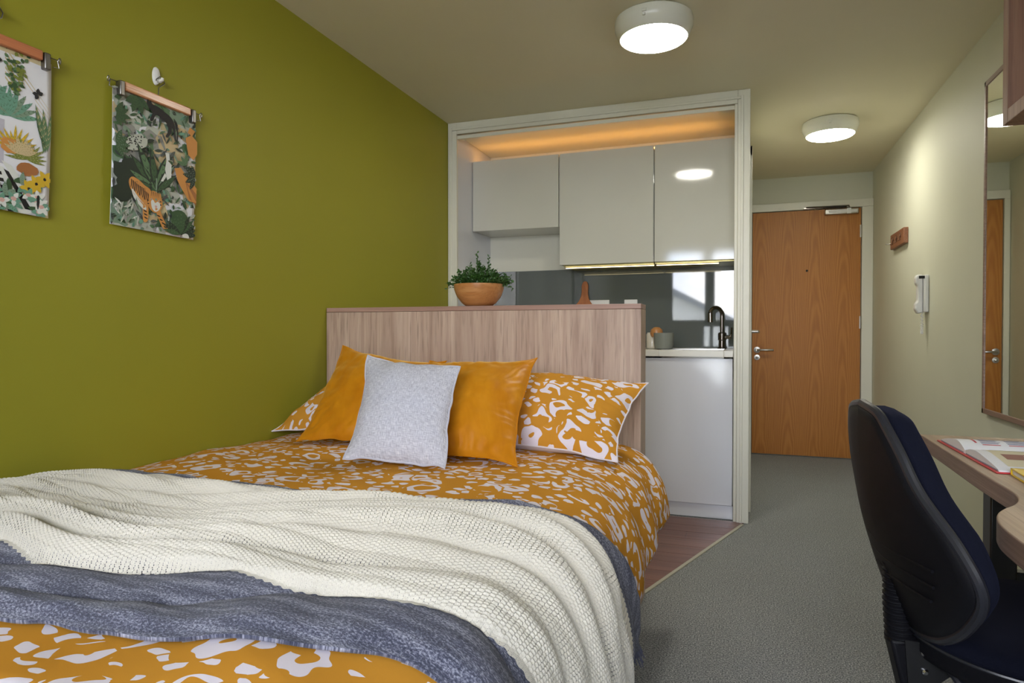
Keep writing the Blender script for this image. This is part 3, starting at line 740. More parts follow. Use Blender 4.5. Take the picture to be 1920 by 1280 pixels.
roll = .008*sstep(1-t_w, .16, 0)*sstep(1-t_w,0,.02)
Hw = duvet_h(s_, Yw_)+gsm+ee*(.006+lin+roll)+kn-.006*(1-ee)
# droop of folds sideways so ridges lean over
Hw = np.maximum(Hw, duvet_h(s_, Yw_)+grey_h(s_, Yw_)*(t_w<2)+.004)
Pw = surf(s_, Yw_, Hw); Pw[...,0] = np.maximum(Pw[...,0], XL+.004)
tw = grid('knitted_throw', Pw, m_knit, UV=np.stack([s_, vt], -1), UV2=np.stack([s_, t_w], -1))
tag(tw, 'cream open-knit throw draped in folds over the grey blanket', 'throw')

# ---------------------------------------------------------------- pillows and cushions
def cushion(name, C, T, mat, label, cat, group=None, dev=.03, back=None, piping=None, wr=.004, seed=0, n=64, pinch=2.2, ear=.012, uvs=None, sag=0, part='cover'):
    """C: bottom-left, bottom-right, top-right, top-left corners as seen from the camera"""
    BL, BR, TR, TL = [np.array(c, float) for c in C]
    u = np.linspace(0, 1, n)[:,None]*np.ones((1,n)); v = np.linspace(0, 1, n)[None,:]*np.ones((n,1))
    uu = u+0; vv = v+0
    # pull edges in between the corners
    a = 2*u-1; b_ = 2*v-1
    uu = .5+.5*a*(1-dev*(1-b_**2)*1.0); vv = .5+.5*b_*(1-dev*(1-a**2))
    P = ((1-uu)*(1-vv))[...,None]*BL+(uu*(1-vv))[...,None]*BR+(uu*vv)[...,None]*TR+((1-uu)*vv)[...,None]*TL
    nrm = np.cross(BR-BL, TL-BL); nrm /= np.linalg.norm(nrm)   # towards the camera
    eu = (BR-BL)/np.linalg.norm(BR-BL); ev = (TL-BL)/np.linalg.norm(TL-BL)
    cor = (np.abs(a)*np.abs(b_))**8
    P = P+(eu*(np.sign(a)*cor*ear)[...,None])+(ev*(np.sign(b_)*cor*ear)[...,None])
    edge = np.maximum(np.abs(a), np.abs(b_))**4
    P = P+eu*(edge*.010*fbm(u*2.5+seed, v*5.5, seed+50, 2))[...,None]+ev*(edge*.010*fbm(u*5.5, v*2.5+seed, seed+60, 2))[...,None]+nrm*(edge*.014*fbm(u*3+seed, v*3, seed+70, 2))[...,None]
    th = T*np.clip((1-np.abs(a)**pinch), 0, 1)**.62*np.clip((1-np.abs(b_)**pinch), 0, 1)**.62
    rad = np.sqrt(a**2+b_**2); ang = np.arctan2(b_, a)
    wrk = fbm(u*5+seed, v*5, seed+100, 3)*2*wr
    # radial creases near corners and seams
    near = np.clip(np.maximum(np.abs(a), np.abs(b_)), 0, 1)**5
    wrk = wrk + wr*.9*near*np.sin(ang*26+3*fbm(u*4, v*4, seed+5, 2)*6)*(1-near**6)
    inner = (1-np.maximum(np.abs(a), np.abs(b_))**10)
    front = P+nrm*(th*.56+wrk*inner)[...,None]
    backP = P-nrm*(th*.44)[...,None]
    if sag: 
        for Q in (front, backP): Q[...,2] -= sag*np.sin(PI*u)*v**2
    t = thing(name, label, cat, tuple((BL+BR)/2), group)
    L1, L2 = np.linalg.norm(BR-BL), np.linalg.norm(TL-BL)
    UV = np.stack([u*L1+seed*.37, v*L2+seed*.21], -1) if uvs is None else uvs(u, v)
    cov = grid(part, front, mat, t, UV=UV)
    grid('back_cover', backP[::-1], back or mat, t, UV=UV[::-1])
    if piping:
        ring = [tuple(P[i,0]) for i in range(n)]+[tuple(P[n-1,j]) for j in range(1,n)]+[tuple(P[i,n-1]) for i in range(n-2,-1,-1)]+[tuple(P[0,j]) for j in range(n-2,0,-1)]
        MB().tube(ring, piping[0], 6, closed=True).build(piping[2], piping[1], cov, smooth=True)
    return t
m_case = plain('white pillowcase back', srgb(226,220,226), .8)
cushion('leopard_pillow', [(-1.02,2.030,.655),(-.368,1.985,.650),(-.318,2.31,.842),(-1.02,2.395,.862)], .20, m_leo, 'leopard print pillow at right, leaning on the headboard', 'pillow', dev=.06, back=m_case, piping=(.0028, m_case, 'piping'), seed=3, wr=.007)
cushion('leopard_pillow', [(-1.728,2.105,.655),(-1.06,2.06,.655),(-1.06,2.37,.85),(-1.60,2.42,.850)], .18, m_leo, 'leopard print pillow at left against the green wall', 'pillow', dev=.07, back=m_case, piping=(.0028, m_case, 'piping'), seed=8, wr=.007)
cushion('velvet_cushion', [(-1.455,1.905,.652),(-1.03,1.865,.652),(-1.035,2.17,.918),(-1.475,2.20,.968)], .12, m_velvet, 'mustard velvet cushion at left, partly behind the grey one', 'cushion', dev=.065, piping=(.0022, m_velvet, 'seam'), seed=1, wr=.005)
cushion('velvet_cushion', [(-1.045,1.795,.655),(-.612,1.768,.650),(-.660,2.10,.940),(-1.06,2.13,.925)], .125, m_velvet, 'mustard velvet cushion at right, leaning on the leopard pillow', 'cushion', dev=.065, piping=(.0022, m_velvet, 'seam'), seed=2, wr=.005)
cushion('linen_cushion', [(-1.085,1.628,.656),(-.772,1.640,.652),(-.832,1.86,.922),(-1.165,1.885,.945)], .125, m_linen, 'pale grey woven cushion standing in front of the mustard ones', 'cushion', dev=.045, ear=.003, piping=(.0035, m_linen, 'seam'), seed=4, wr=.003)

# ---------------------------------------------------------------- plant in a wooden bowl on the headboard
bx, by, bz = -1.033, HY+.062, HZ+.001
pot = thing('potted_plant', 'bushy green boxwood plant in round wooden bowl on headboard', 'plant', (bx, by, bz))
MB().lathe([(.050,0),(.056,.001),(.072,.014),(.092,.040),(.103,.068),(.105,.090),(.099,.090),(.096,.068),(.085,.045),(.001,.040)], (bx,by,bz), 48, capt=False).build('bowl', m_bowl, pot, smooth=True)
MB().lathe([(.096,.070),(.06,.076),(.001,.080)], (bx,by,bz), 24, capb=False).build('soil', m_soil, pot, smooth=True)
lv = MB(); stm = MB()
def addleaf(p, d, L, W):
    d = d.normalized(); sd = d.cross(Vector((random.uniform(-1,1),random.uniform(-1,1),random.uniform(-1,1))))
    if sd.length < 1e-3: return
    sd.normalize(); up = d.cross(sd)
    lv.add([p, p+d*L*.35+sd*W*.5+up*.0008, p+d*L*.75+sd*W*.4, p+d*L, p+d*L*.75-sd*W*.4, p+d*L*.35-sd*W*.5+up*.0008], [(0,1,2,3),(0,3,4,5)])
for k in range(300):
    a = random.uniform(0, 2*PI); r = math.sqrt(random.random())*.078
    base = Vector((bx+r*math.cos(a), by+r*math.sin(a)*.8, bz+.076))
    spread = r/.078
    hgt = random.uniform(.055, .105)*(1.15-.35*spread)
    dirv = Vector((math.cos(a)*spread*.95+random.uniform(-.25,.25), math.sin(a)*spread*.7+random.uniform(-.2,.2), 1.0-.35*spread)).normalized()
    if k < 6: # long sprigs
        base, dirv, hgt = [(Vector((bx+.0,by,bz+.08)), Vector((-.05,0,1)), .165),(Vector((bx+.03,by,bz+.08)), Vector((.12,0,1)), .135),(Vector((bx-.06,by,bz+.085)), Vector((-1,0,.55)), .085),(Vector((bx-.06,by,bz+.08)), Vector((-1,0,.16)), .09),(Vector((bx+.06,by,bz+.08)), Vector((1,0,.7)), .10),(Vector((bx+.07,by,bz+.08)), Vector((1,0,.12)), .085)][k]
        dirv.normalize()
    pts = [base+dirv*hgt*t+Vector((0,0,-.02*t*t*spread)) for t in (0,.35,.7,1)]
    stm.tube([tuple(p) for p in pts], [.0013,.001,.0008,.0005], 4, cap=False)
    nl = int(hgt/.0055)
    for j in range(nl):
        t = .15+.85*j/nl; p = base+dirv*hgt*t+Vector((0,0,-.02*t*t*spread))
        dd = dirv*.6+Vector((random.uniform(-1,1),random.uniform(-1,1),random.uniform(-.6,.8)))
        addleaf(p, dd, random.uniform(.009,.015), random.uniform(.005,.008))
fo = lv.build('foliage', m_leaf, pot); fo['kind'] = 'stuff'
so = stm.build('stems', m_stem, pot); so['kind'] = 'stuff'

# ---------------------------------------------------------------- posters on clip hangers
PAL = {'cream':(208,194,152),'pale':(188,192,178),'grey':(150,150,142),'dark':(30,44,30),'green':(58,88,52),'mid':(92,124,84),'sage':(128,152,128),'mint':(110,158,134),'black':(24,22,24),
       'orange':(206,142,70),'brown':(168,108,58),'yellow':(214,176,40),'white':(222,224,216),'pink':(214,170,158),'olive':(120,130,52),'dkgrey':(84,86,84),'fawn':(206,184,140),'lilac':(190,186,196)}
PK = list(PAL); PMAT = [plain('print '+k, srgb(*PAL[k]), .55) for k in PK]
m_clip = plain('dull clip steel', (.22,.21,.20,1), .38, 1)
class Art:
    """flat printed shapes; x to the right, y up, metres on the sheet"""
    def __init__(s, W, H): s.W, s.H, s.sh = W, H, []
    def poly(s, pts, c): s.sh.append(([(min(max(x,0),s.W), min(max(y,0),s.H)) for x,y in pts], c))
    def uv(s, u, v): return u*s.W, (1-v)*s.H
    def leaf(s, x, y, a, L, W, c, vein=None):
        ca, sa = math.cos(a), math.sin(a); f = [(0,0),(.2,.33),(.45,.5),(.75,.33),(1,0),(.75,-.33),(.45,-.5),(.2,-.33)]
        s.poly([(x+ca*L*p-sa*W*q, y+sa*L*p+ca*W*q) for p,q in f], c)
        if vein: s.poly([(x+ca*L*p-sa*W*q, y+sa*L*p+ca*W*q) for p,q in [(0,.03),(.95,0),(0,-.03)]], vein)
        if vein:
            for k in range(1,6):
                p = k*.16
                for sg in (1,-1): s.poly([(x+ca*L*a_-sa*W*b_, y+sa*L*a_+ca*W*b_) for a_,b_ in [(p,0),(p+.12,sg*.32),(p+.03,0)]], vein)
    def curve(s, pts, c):
        """smooth closed outline through (u, v) points"""
        P = [s.uv(*p) for p in pts]; n = len(P); o = []
        for i in range(n):
            a, b, d, e = (np.array(P[(i+q) % n]) for q in (-1,0,1,2))
            for t in (0,.25,.5,.75): o.append(tuple(.5*((2*b)+(-a+d)*t+(2*a-5*b+4*d-e)*t*t+(-a+3*b-3*d+e)*t**3)))
        s.poly(o, c)
    def blob(s, x, y, rx, ry, c, n=14, j=.15, rot=0):
        pts = []
        for k in range(n):
            a = 2*PI*k/n; r = 1+random.uniform(-j,j); X, Y = rx*r*math.cos(a), ry*r*math.sin(a)
            pts.append((x+X*math.cos(rot)-Y*math.sin(rot), y+X*math.sin(rot)+Y*math.cos(rot)))
        s.poly(pts, c)
    def fan(s, x, y, n, L, W, c, a0=0, a1=PI, vein=None):
        for k in range(n): s.leaf(x, y, a0+(a1-a0)*(k+.5)/n, L*random.uniform(.8,1.1), W, c, vein)
    def build(s, name, parent, place):
        mb_ = MB()
        for k, (pts, c) in enumerate(s.sh):
            off = .00035+k*.0000022
            mb_.add([place(x, y, off) for x, y in pts], [tuple(range(len(pts)))], PK.index(c))
        me = bpy.data.meshes.new(name); me.from_pydata(mb_.v, [], mb_.f); me.polygons.foreach_set('material_index', mb_.m); me.update()
        return link(name, me, parent, PMAT)
AW, AH = .297, .408
def art_jungle():
    A = Art(AW, AH); R = random.Random(3); random.seed(3)
    U = lambda u, v: A.uv(u, v)
    for k in range(150):
        x, y = R.uniform(0,AW), R.uniform(0,AH)
        A.blob(x, y, R.uniform(.012,.035), R.uniform(.012,.03), R.choice(['pale','cream','sage','grey','pale','fawn','mid']), 10, .3)
    for u,v,r,c in ((.2,.12,.035,'white'),(.33,.10,.03,'pale'),(.75,.05,.03,'sage'),(.5,.45,.045,'fawn'),(.62,.28,.04,'fawn'),(.45,.33,.05,'grey'),(.25,.4,.05,'grey'),(.12,.9,.05,'sage'),(.3,.93,.045,'pale')):
        x, y = U(u,v); A.blob(x, y, r, r*.8, c)
    for k in range(330):
        x, y = R.uniform(0,AW), R.uniform(0,AH); a = R.uniform(0,2*PI)
        A.leaf(x, y, a, R.uniform(.014,.038), R.uniform(.005,.013), R.choice(['green','dark','mid','sage','green','pale','mint','dkgrey']), R.choice([None,'sage','dark','mid']))
    # dark undergrowth at left centre
    for u,v in ((.08,.6),(.15,.68),(.25,.62),(.2,.55),(.35,.6),(.1,.76),(.45,.65)):
        x, y = U(u,v); A.blob(x, y, .033, .026, 'dark')
    # spotted cat, grey
    x, y = U(.25,.36); A.blob(x, y, .04, .024, 'pale', rot=.5)
    for k in range(46): A.blob(x+R.gauss(0,.018), y+R.gauss(0,.018), .0026, .0022, 'black', 6)
    # banana plant
    x, y = U(.48,.76)
    for a, L, W, c in ((2.35,.13,.034,'green'),(2.05,.15,.036,'mid'),(2.7,.11,.030,'mid'),(1.75,.13,.030,'green'),(1.3,.12,.030,'mid'),(1.0,.12,.028,'sage'),(.75,.10,.026,'green'),(2.95,.09,.024,'green')):
        A.leaf(x, y+.03, a, L, W, 'dark'); A.leaf(x+.002, y+.03, a, L*.94, W*.7, c, 'dark')
    A.poly([(x-.003,y),(x+.003,y),(x+.002,y+.07),(x-.002,y+.07)], 'sage')
    # black panther
    A.curve([(.355,.035),(.365,.005),(.385,.022),(.405,.008),(.425,.03),(.50,.035),(.57,.055),(.64,.075),(.69,.115),(.705,.17),(.715,.24),(.70,.255),(.685,.19),(.665,.16),(.655,.20),(.625,.235),(.60,.25),(.585,.24),(.61,.205),(.615,.165),(.59,.135),(.53,.115),(.48,.10),(.455,.115),(.43,.155),(.40,.165),(.395,.15),(.415,.12),(.42,.09),(.39,.075),(.365,.065)], 'black')
    A.curve([(.69,.10),(.73,.13),(.745,.19),(.735,.26),(.725,.255),(.728,.19),(.71,.14)], 'black')
    # orange birds and cat
    for seg in ([(.84,.20),(.92,.16),(1,.20),(1,.30),(.95,.36),(.88,.33),(.86,.27)], [(.70,.47),(.78,.45),(.88,.52),(1,.58),(1,.70),(.90,.70),(.80,.62),(.74,.56)], [(.90,.1),(.97,.12),(.93,.17),(.87,.15)]): A.poly([U(u,v) for u,v in seg], 'orange')
    for seg in ([(.84,.54),(1,.63),(1,.72),(.90,.68)],): A.poly([U(u,v) for u,v in seg], 'brown')
    # pale monkey
    for seg in ([(.58,.37),(.63,.37),(.64,.42),(.60,.43)], [(.60,.42),(.66,.45),(.66,.55),(.61,.58),(.58,.50)], [(.60,.55),(.56,.60),(.53,.60),(.58,.53)]): A.poly([U(u,v) for u,v in seg], 'white')
    # tiger
    A.curve([(.165,.66),(.20,.625),(.27,.635),(.34,.665),(.41,.69),(.42,.75),(.40,.81),(.35,.825),(.29,.79),(.22,.745),(.18,.71)], 'orange')
    A.curve([(.20,.71),(.28,.77),(.36,.82),(.36,.85),(.29,.825),(.22,.77)], 'white')
    A.curve([(.335,.80),(.385,.81),(.395,.87),(.385,.93),(.345,.94),(.33,.90)], 'orange')
    A.curve([(.47,.82),(.53,.83),(.57,.88),(.63,.945),(.61,.97),(.565,.955),(.52,.90)], 'orange')
    A.curve([(.365,.73),(.375,.695),(.40,.70),(.45,.69),(.505,.70),(.53,.70),(.545,.735),(.56,.78),(.53,.83),(.475,.855),(.42,.84),(.38,.80)], 'orange')
    A.curve([(.42,.775),(.445,.76),(.47,.78),(.50,.765),(.535,.785),(.52,.825),(.475,.845),(.435,.825)], 'white')
    A.curve([(.465,.80),(.495,.80),(.48,.822)], 'pink')
    A.blob(*U(.425,.757), .0032, .0022, 'white', 8, 0); A.blob(*U(.515,.757), .0032, .0022, 'white', 8, 0)
    A.blob(*U(.425,.757), .0016, .0016, 'black', 8, 0); A.blob(*U(.515,.757), .0016, .0016, 'black', 8, 0)
    for k in range(11):
        u, v = .19+.019*k, .642+.0075*k; A.curve([(u,v),(u+.012,v+.012),(u+.006,v+.05+.01*(k%3)),(u-.004,v+.065),(u+.001,v+.03)], 'black')
    for k in range(5): u = .42+.022*k; A.curve([(u,.70),(u+.006,.70),(u+.004,.725),(u+.001,.735)], 'black')
    for u, v in ((.385,.77),(.39,.795),(.535,.76),(.54,.785)): A.curve([(u-.012,v-.004),(u+.012,v),(u-.006,v+.006)], 'black')
    for u, v in ((.34,.85),(.345,.875),(.35,.90),(.50,.865),(.53,.89),(.56,.915),(.585,.94)): A.curve([(u,v),(u+.035,v+.008),(u+.032,v+.014),(u+.004,v+.010)], 'black')
    # bottom right rosette plant
    x, y = U(.80,.98)
    A.blob(*U(.78,.86), .03, .03, 'green')
    for k in range(13): A.leaf(x, y, .1+2.95*k/12, .07*R.uniform(.8,1.15), .017, R.choice(['dark','green']), 'mid')
    A.fan(*U(.97,.5), 5, .05, .018, 'dark', 1.6, 4.6, 'sage'); A.fan(*U(.02,.2), 5, .045, .018, 'green', -1.4, 1.4, 'dark'); A.fan(*U(.02,.42), 5, .05, .02, 'green', -1.2, 1.5, 'sage')
    A.fan(*U(.25,.02), 4, .055, .024, 'green', 3.4, 6.0, 'dark'); A.fan(*U(.85,.42), 3, .04, .014, 'mid', 1.2, 3.4, 'dark'); A.blob(*U(.87,.99), .014, .01, 'white')
    for k in range(30):
        x, y = U(R.uniform(.0,.32), R.uniform(.84,.99)); a = R.uniform(.3,2.6); A.leaf(x, y, a, .03, .006, R.choice(['white','pale','grey','sage']))
    return A
def art_house():
    A = Art(AW, AH); R = random.Random(5); random.seed(5)
    U = lambda u, v: A.uv(u, v)
    A.poly([U(0,0),U(1,0),U(1,1),U(0,1)], 'cream')
    for k in range(7): A.poly([U(.62+.0*k,.03*k),U(.98,.30+.03*k),U(.99,.31+.03*k),U(.62,.015+.03*k)], 'fawn' if k % 2 else 'cream')
    A.poly([U(0,.45),U(.62,.45),U(.62,.72),U(0,.70)], 'lilac')
    for k in range(10): A.poly([U(.06*k,.45),U(.06*k+.008,.45),U(.06*k+.008,.7),U(.06*k,.7)], 'grey')
    A.poly([U(0,.70),U(.62,.74),U(.86,.99),U(.8,1),U(0,1)], 'white')
    # checkered floor in perspective
    nr, nc = 14, 16
    for r in range(nr):
        v0, v1 = .71+.29*(r/nr)**1.15, .71+.29*((r+1)/nr)**1.15
        for c in range(nc):
            if (r+c) % 2: continue
            f = lambda c, v: .0+(.58+(v-.71)*.45)*c/nc
            A.poly([U(f(c,v0),v0+.01),U(f(c+1,v0),v0+.01),U(f(c+1,v1),v1+.01),U(f(c,v1),v1+.01)], 'black')
    A.poly([U(.60,.70),U(.68,.72),U(.95,.95),U(.86,.97)], 'white'); A.poly([U(.62,.75),U(.66,.76),U(.86,.97),U(.80,.97)], 'black')
    # fan leaved plants
    x, y = U(.66,.42)
    for k in range(11): A.leaf(x, y, .2+2.8*k/10, .075, .016, R.choice(['mint','sage','mint']), 'green')
    x, y = U(.52,.36)
    for k in range(8): A.leaf(x, y, .6+2.6*k/7, .06, .020, R.choice(['mint','sage']), 'green')
    for k in range(8): A.leaf(*U(.93+.02*(k % 3), .60-.01*k), 1.35+.07*k, .10, .012, R.choice(['mid','green']), 'fawn')
    A.fan(*U(.70,.62), 11, .06, .008, 'yellow', .1, 3.0, 'olive'); A.fan(*U(.80,.66), 14, .055, .008, 'olive', -.2, 3.3, 'cream')
    A.blob(*U(.66,.60), .02, .02, 'orange'); A.blob(*U(.80,.72), .026, .018, 'brown'); A.fan(*U(.76,.64), 9, .045, .012, 'fawn', .3, 2.9, 'olive')
    # ivy
    for k in range(75):
        v = .01+.26*R.random(); wv = .17*(1-v/.33); u = .70+R.uniform(-1,1)*wv*.6; A.leaf(*U(u,v), R.uniform(0,6.3), .013, .009, R.choice(['olive','mid','green','olive']))
    # butterflies
    for u,v,s_,a in ((.50,.10,1.0,.4),(.88,.23,.55,.9)):
        x, y = U(u,v)
        for da, L in ((.6,.03),(-.3,.028),(2.3,.026),(3.4,.028)): A.leaf(x, y, a+da, L*s_, .020*s_, 'black', 'dkgrey')
    A.fan(*U(.30,.22), 4, .09, .022, 'green', 4.6, 6.2, 'dark'); A.fan(*U(.38,.50), 7, .06, .02, 'dark', 0, 3.1, 'green')
    A.blob(*U(.42,.55), .012, .02, 'yellow')
    # flowers
    for k in range(22): A.leaf(*U(R.uniform(.5,1), R.uniform(.80,1.0)), R.uniform(0,6.3), .035, .014, R.choice(['mint','sage','green']), 'green')
    for u,v,c in ((.88,.80,'yellow'),(.95,.76,'yellow'),(.82,.84,'yellow')):
        for k in range(6): A.leaf(*U(u,v), k*1.05, .024, .013, c)
        A.blob(*U(u,v), .004, .004, 'black')
    for k in range(10):
        u, v = R.uniform(.52,.98), R.uniform(.87,.98)
        for q in range(5): A.leaf(*U(u,v), q*1.26+k, .020, .012, R.choice(['mint','white']))
        A.blob(*U(u,v), .007, .005, 'pink')
    A.blob(*U(.90,.91), .004, .018, 'black')
    return A
def poster(yl, yr, zt, zb, art, wood_, label, shear_y=-.012):
    """paper sheet hung by a wooden clip hanger on the green wall"""
    t = thing('poster', label, 'poster', (XL, (yl+yr)/2, zb))
    Wd = yr-yl
    def place(x, y, off):
        fy = y/AH; u = x/AW
        bow = .0028*math.sin(fy*PI)*1.0+.002*(1-fy)*math.sin(u*PI)
        return (XL+.012+bow+off, yl+u*Wd+(1-fy)*shear_y*(1.0), zb+fy*(zt-zb)-.006*u*(1-fy))
    n = 24; P = np.zeros((n, n, 3)); Q = np.zeros((n, n, 3))
    for i in range(n):
        for j in range(n):
            P[i,j] = place(AW*i/(n-1), AH*j/(n-1), 0)
    sh_ = grid('sheet', P, m_paper, t); sm = sh_.modifiers.new('thickness','SOLIDIFY'); sm.thickness = .0006; sm.offset = -1
    art.build('print', sh_, place)
    return t
def hanger(yl, yr, z, yh, zh, wood_, label):
    t = thing('clip_hanger', label, 'hanger', (XL, (yl+yr)/2, z))
    box('bar', (XL+.010, yl+.030, z-.006, XL+.026, yr-.030, z+.020), wood_, t, bevel=.004, seg=3)
    for y in (yl+.020, yr-.020):
        box('clip', (XL+.008, y-.008, z-.026, XL+.029, y+.008, z+.018), m_clip, t, bevel=.003)
    mb_ = MB()
    mb_.tube([(XL+.018, yl-.012, z+.012), (XL+.018, yr+.012, z+.012)], .0014, 6)
    for s_, y in ((-1, yl-.012), (1, yr+.012)):
        mb_.tube([(XL+.018+.004*math.cos(a), y+s_*(.006+.006*math.sin(a)*0), z+.012+.008*math.sin(a)) for a in np.linspace(0,2*PI,9)], .0014, 6)
        mb_.tube([(XL+.018,y,z+.012),(XL+.018,y+s_*.004,z-.008),(XL+.018,y-s_*.012,z-.010)], .0014, 6)
    mb_.tube([(XL+.018, (yl+yr)/2, z+.02),(XL+.018,(yl+yr)/2+.002,z+.045),(XL+.019,yh+.016,z+.062),(XL+.020,yh+.018,zh-.012),(XL+.021,yh+.010,zh-.001),(XL+.022,yh-.002,zh+.001),(XL+.022,yh-.014,zh-.010),(XL+.022,yh-.016,zh-.016)], .0016, 6)
    mb_.build('wire_hook', m_clip, t, smooth=True)
    k = thing('adhesive_hook', 'small white adhesive wall hook above the '+label.split(' holding ')[-1], 'hook', (XL, yh, zh))
    pd = MB().lathe([(.0145,0),(.0145,.004),(.0125,.009),(.007,.012)], (0,0,0), 28, axis='X'); pd.v = [(XL+.001+a, yh+b_*.85, zh+.006+c*1.95) for a, b_, c in pd.v]; pd.build('pad', m_white, k, smooth=True)
    MB().tube([(XL+.010,yh,zh-.002),(XL+.015,yh,zh-.008),(XL+.022,yh,zh-.012),(XL+.029,yh,zh-.010),(XL+.031,yh,zh-.003)], [.006,.006,.006,.005,.004], 10).build('prong', m_white, k, smooth=True)
poster(1.411, 1.716, 1.748, 1.345, art_jungle(), m_hanger, 'jungle print poster with tiger and black panther on green wall')
hanger(1.411, 1.716, 1.750, 1.568, 1.828, m_hanger, 'light wood clip hanger holding the tiger poster')
poster(.930, 1.233, 1.740, 1.337, art_house(), m_hanger2, 'houseplant and checkered floor poster at the left picture edge')
hanger(.930, 1.233, 1.742, 1.090, 1.828, m_hanger2, 'orange-brown wood clip hanger holding the houseplant poster')

# ---------------------------------------------------------------- office chair
ch = thing('office_chair', 'black office chair with navy fabric cushion at the desk', 'chair', (.55, 1.42, 0))
CA = .1372          # heading of the chair (towards +X, turned slightly to +Y)
ORI = Vector((.2609, 1.3343, 0))
fw = Vector((math.cos(CA), math.sin(CA), 0)); lf = Vector((-math.sin(CA), math.cos(CA), 0))
def CW(f_, l_, z_): return ORI+fw*f_+lf*l_+Vector((0,0,z_))
ZB0, ZB1 = .5055, .9015
HKN = [0,.02,.08,.2,.36,.52,.68,.82,.92,.975,1]; HWN = [0,.0582,.1278,.1929,.2364,.2138,.1589,.1262,.0913,.0625,0]
hw = catmull([(h, w_) for h, w_ in zip(HKN, HWN)], 24)
HWX = hw[:,0]; HWY = np.maximum(hw[:,1], 0)
def halfw(h): return float(np.interp(h, HWX, HWY))
FX = catmull([(0,.0351),(.25,.0114),(.5,-.012),(.75,-.0345),(1,-.0472)], 8)
def backpt(h, l):    # centre plane of the backrest: reclined, wrapped sides
    return float(np.interp(h, FX[:,0], FX[:,1]))+.74*l*l, ZB0+(ZB1-ZB0)*h
def backsurf(off, scale, dome, n=64, m=10):
    """closed cap: rings from the outline to the middle; off and dome push along the chair's forward axis"""
    outl = []
    hs = np.linspace(0,1,n)
    t = np.linspace(0,1,n)
    hh = .5-.5*np.cos(PI*t)
    outl = [(h, -halfw(h)) for h in hh]+[(h, halfw(h)) for h in hh[::-1][1:-1]]
    R = []
    for k in range(m+1):
        rho = 1-k/m; ring = []
        for h, l in outl:
            H = .46+(h-.46)*rho*scale; L = l*rho*scale
            f_, z = backpt(H, L)
            g_ = float(np.interp(H, [0,.15,.3,.55,1], [.22,.26,.40,.85,1])) if off > .008 else 1.0
            d_ = off*g_+dome*g_*(1-rho**2.6)
            ring.append(tuple(CW(f_+d_, L, z)))
        R.append(ring)
    return np.array(R)
def cap_obj(name, Rf, Rb, mat):
    A = np.concatenate([Rb[::-1], Rf], 0)   # back centre -> back edge -> front edge -> front centre
    A = np.transpose(A, (1,0,2)); 
    return grid(name, A, mat, ch, closed_u=True)
shell = cap_obj('back_shell', backsurf(.004,.985,.0), backsurf(-.014,.985,-.012), m_black)
rimr = backsurf(-.006, 1.0, 0)[0]
MB().tube([tuple(p) for p in rimr], .0085, 10, closed=True).build('shell_rim', m_rim, shell, smooth=True)
Fb = backsurf(.010, .985, 0); Ff = backsurf(.046, .96, .024)
cap_obj('backrest', np.concatenate([backsurf(.030,.985,0)[:1], Ff],0), np.concatenate([backsurf(.016,.985,0)[:1], Fb],0), m_chairfab)
# ripples of the shell's lower part
for k, h in enumerate((.37,.30,.23)):
    pts = []
    for q in np.linspace(-.9,.35,14):
        l = q*halfw(h)*.8; H = h+.02*abs(q)
        f_, z = backpt(H, l); pts.append(tuple(CW(f_-.0235, l, z)))
    MB().tube(pts, .0028, 6).build('shell_ridge', m_black, shell, smooth=True)
# seat
def seat_outline(n=64):
    o = []
    for k in range(n):
        a = 2*PI*k/n; c, s_ = math.cos(a), math.sin(a); e = 2/2.4
        o.append((.255+.228*math.copysign(abs(c)**e, c), .215*math.copysign(abs(s_)**e, s_)))
    return o
so_ = seat_outline()
def seatring(sc, z, fs=0):
    return [tuple(CW(.255+(f_-.255)*sc+fs, .055+l*sc, z+.010*((f_-.255)*sc/.235)**2*(-1 if f_ > .255 else 1.0))) for f_, l in so_]
A = np.array([seatring(.01,.438), seatring(.9,.440), seatring(.97,.448), seatring(1.0,.460), seatring(1.0,.484)]); grid('seat_pan', np.transpose(A,(1,0,2)), m_black, ch, closed_u=True)
A = np.array([seatring(.985,.484), seatring(1.012,.492), seatring(1.012,.500), seatring(.98,.510), seatring(.92,.516), seatring(.7,.520), seatring(.4,.519), seatring(.01,.517)])
seat_ = grid('seat', np.transpose(A,(1,0,2)), m_chairfab, ch, closed_u=True)
MB().tube(seatring(1.006,.484), .003, 6, closed=True).build('seat_piping', m_rim, seat_, smooth=True)
# back support bar: rubber bellows over the upright, plastic housing, bracket with bolts, lever
bel = []; rad = []
nb = 26
for k in range(nb*2+1):
    t = k/(nb*2); h_ = .615-.140*t
    f_ = .013-.010*(1-t)**1.3; bel.append(tuple(CW(f_, .004, h_))); rad.append((.0165+.0035*(1 if k % 4 < 2 else -.2)+.0055*min(1,t*2)))
MB().tube(bel, rad, 16).build('bellows', m_black, ch, smooth=True)
hM = MB()
f0, f1, z0, z1, w0, l0 = -.010, .044, .33, .482, .022, .004
V = [CW(f0,-w0+l0,z1),CW(f1,-w0+l0,z1),CW(f1,w0+l0,z1),CW(f0,w0+l0,z1),CW(f0+.035,-w0+l0,z0),CW(f1+.025,-w0+l0,z0),CW(f1+.025,w0+l0,z0),CW(f0+.035,w0+l0,z0)]
hM.add(V, [(0,1,2,3),(4,7,6,5),(0,4,5,1),(1,5,6,2),(2,6,7,3),(3,7,4,0)])
hM.build('upright_housing', m_black, ch, bevel=.006, seg=3)
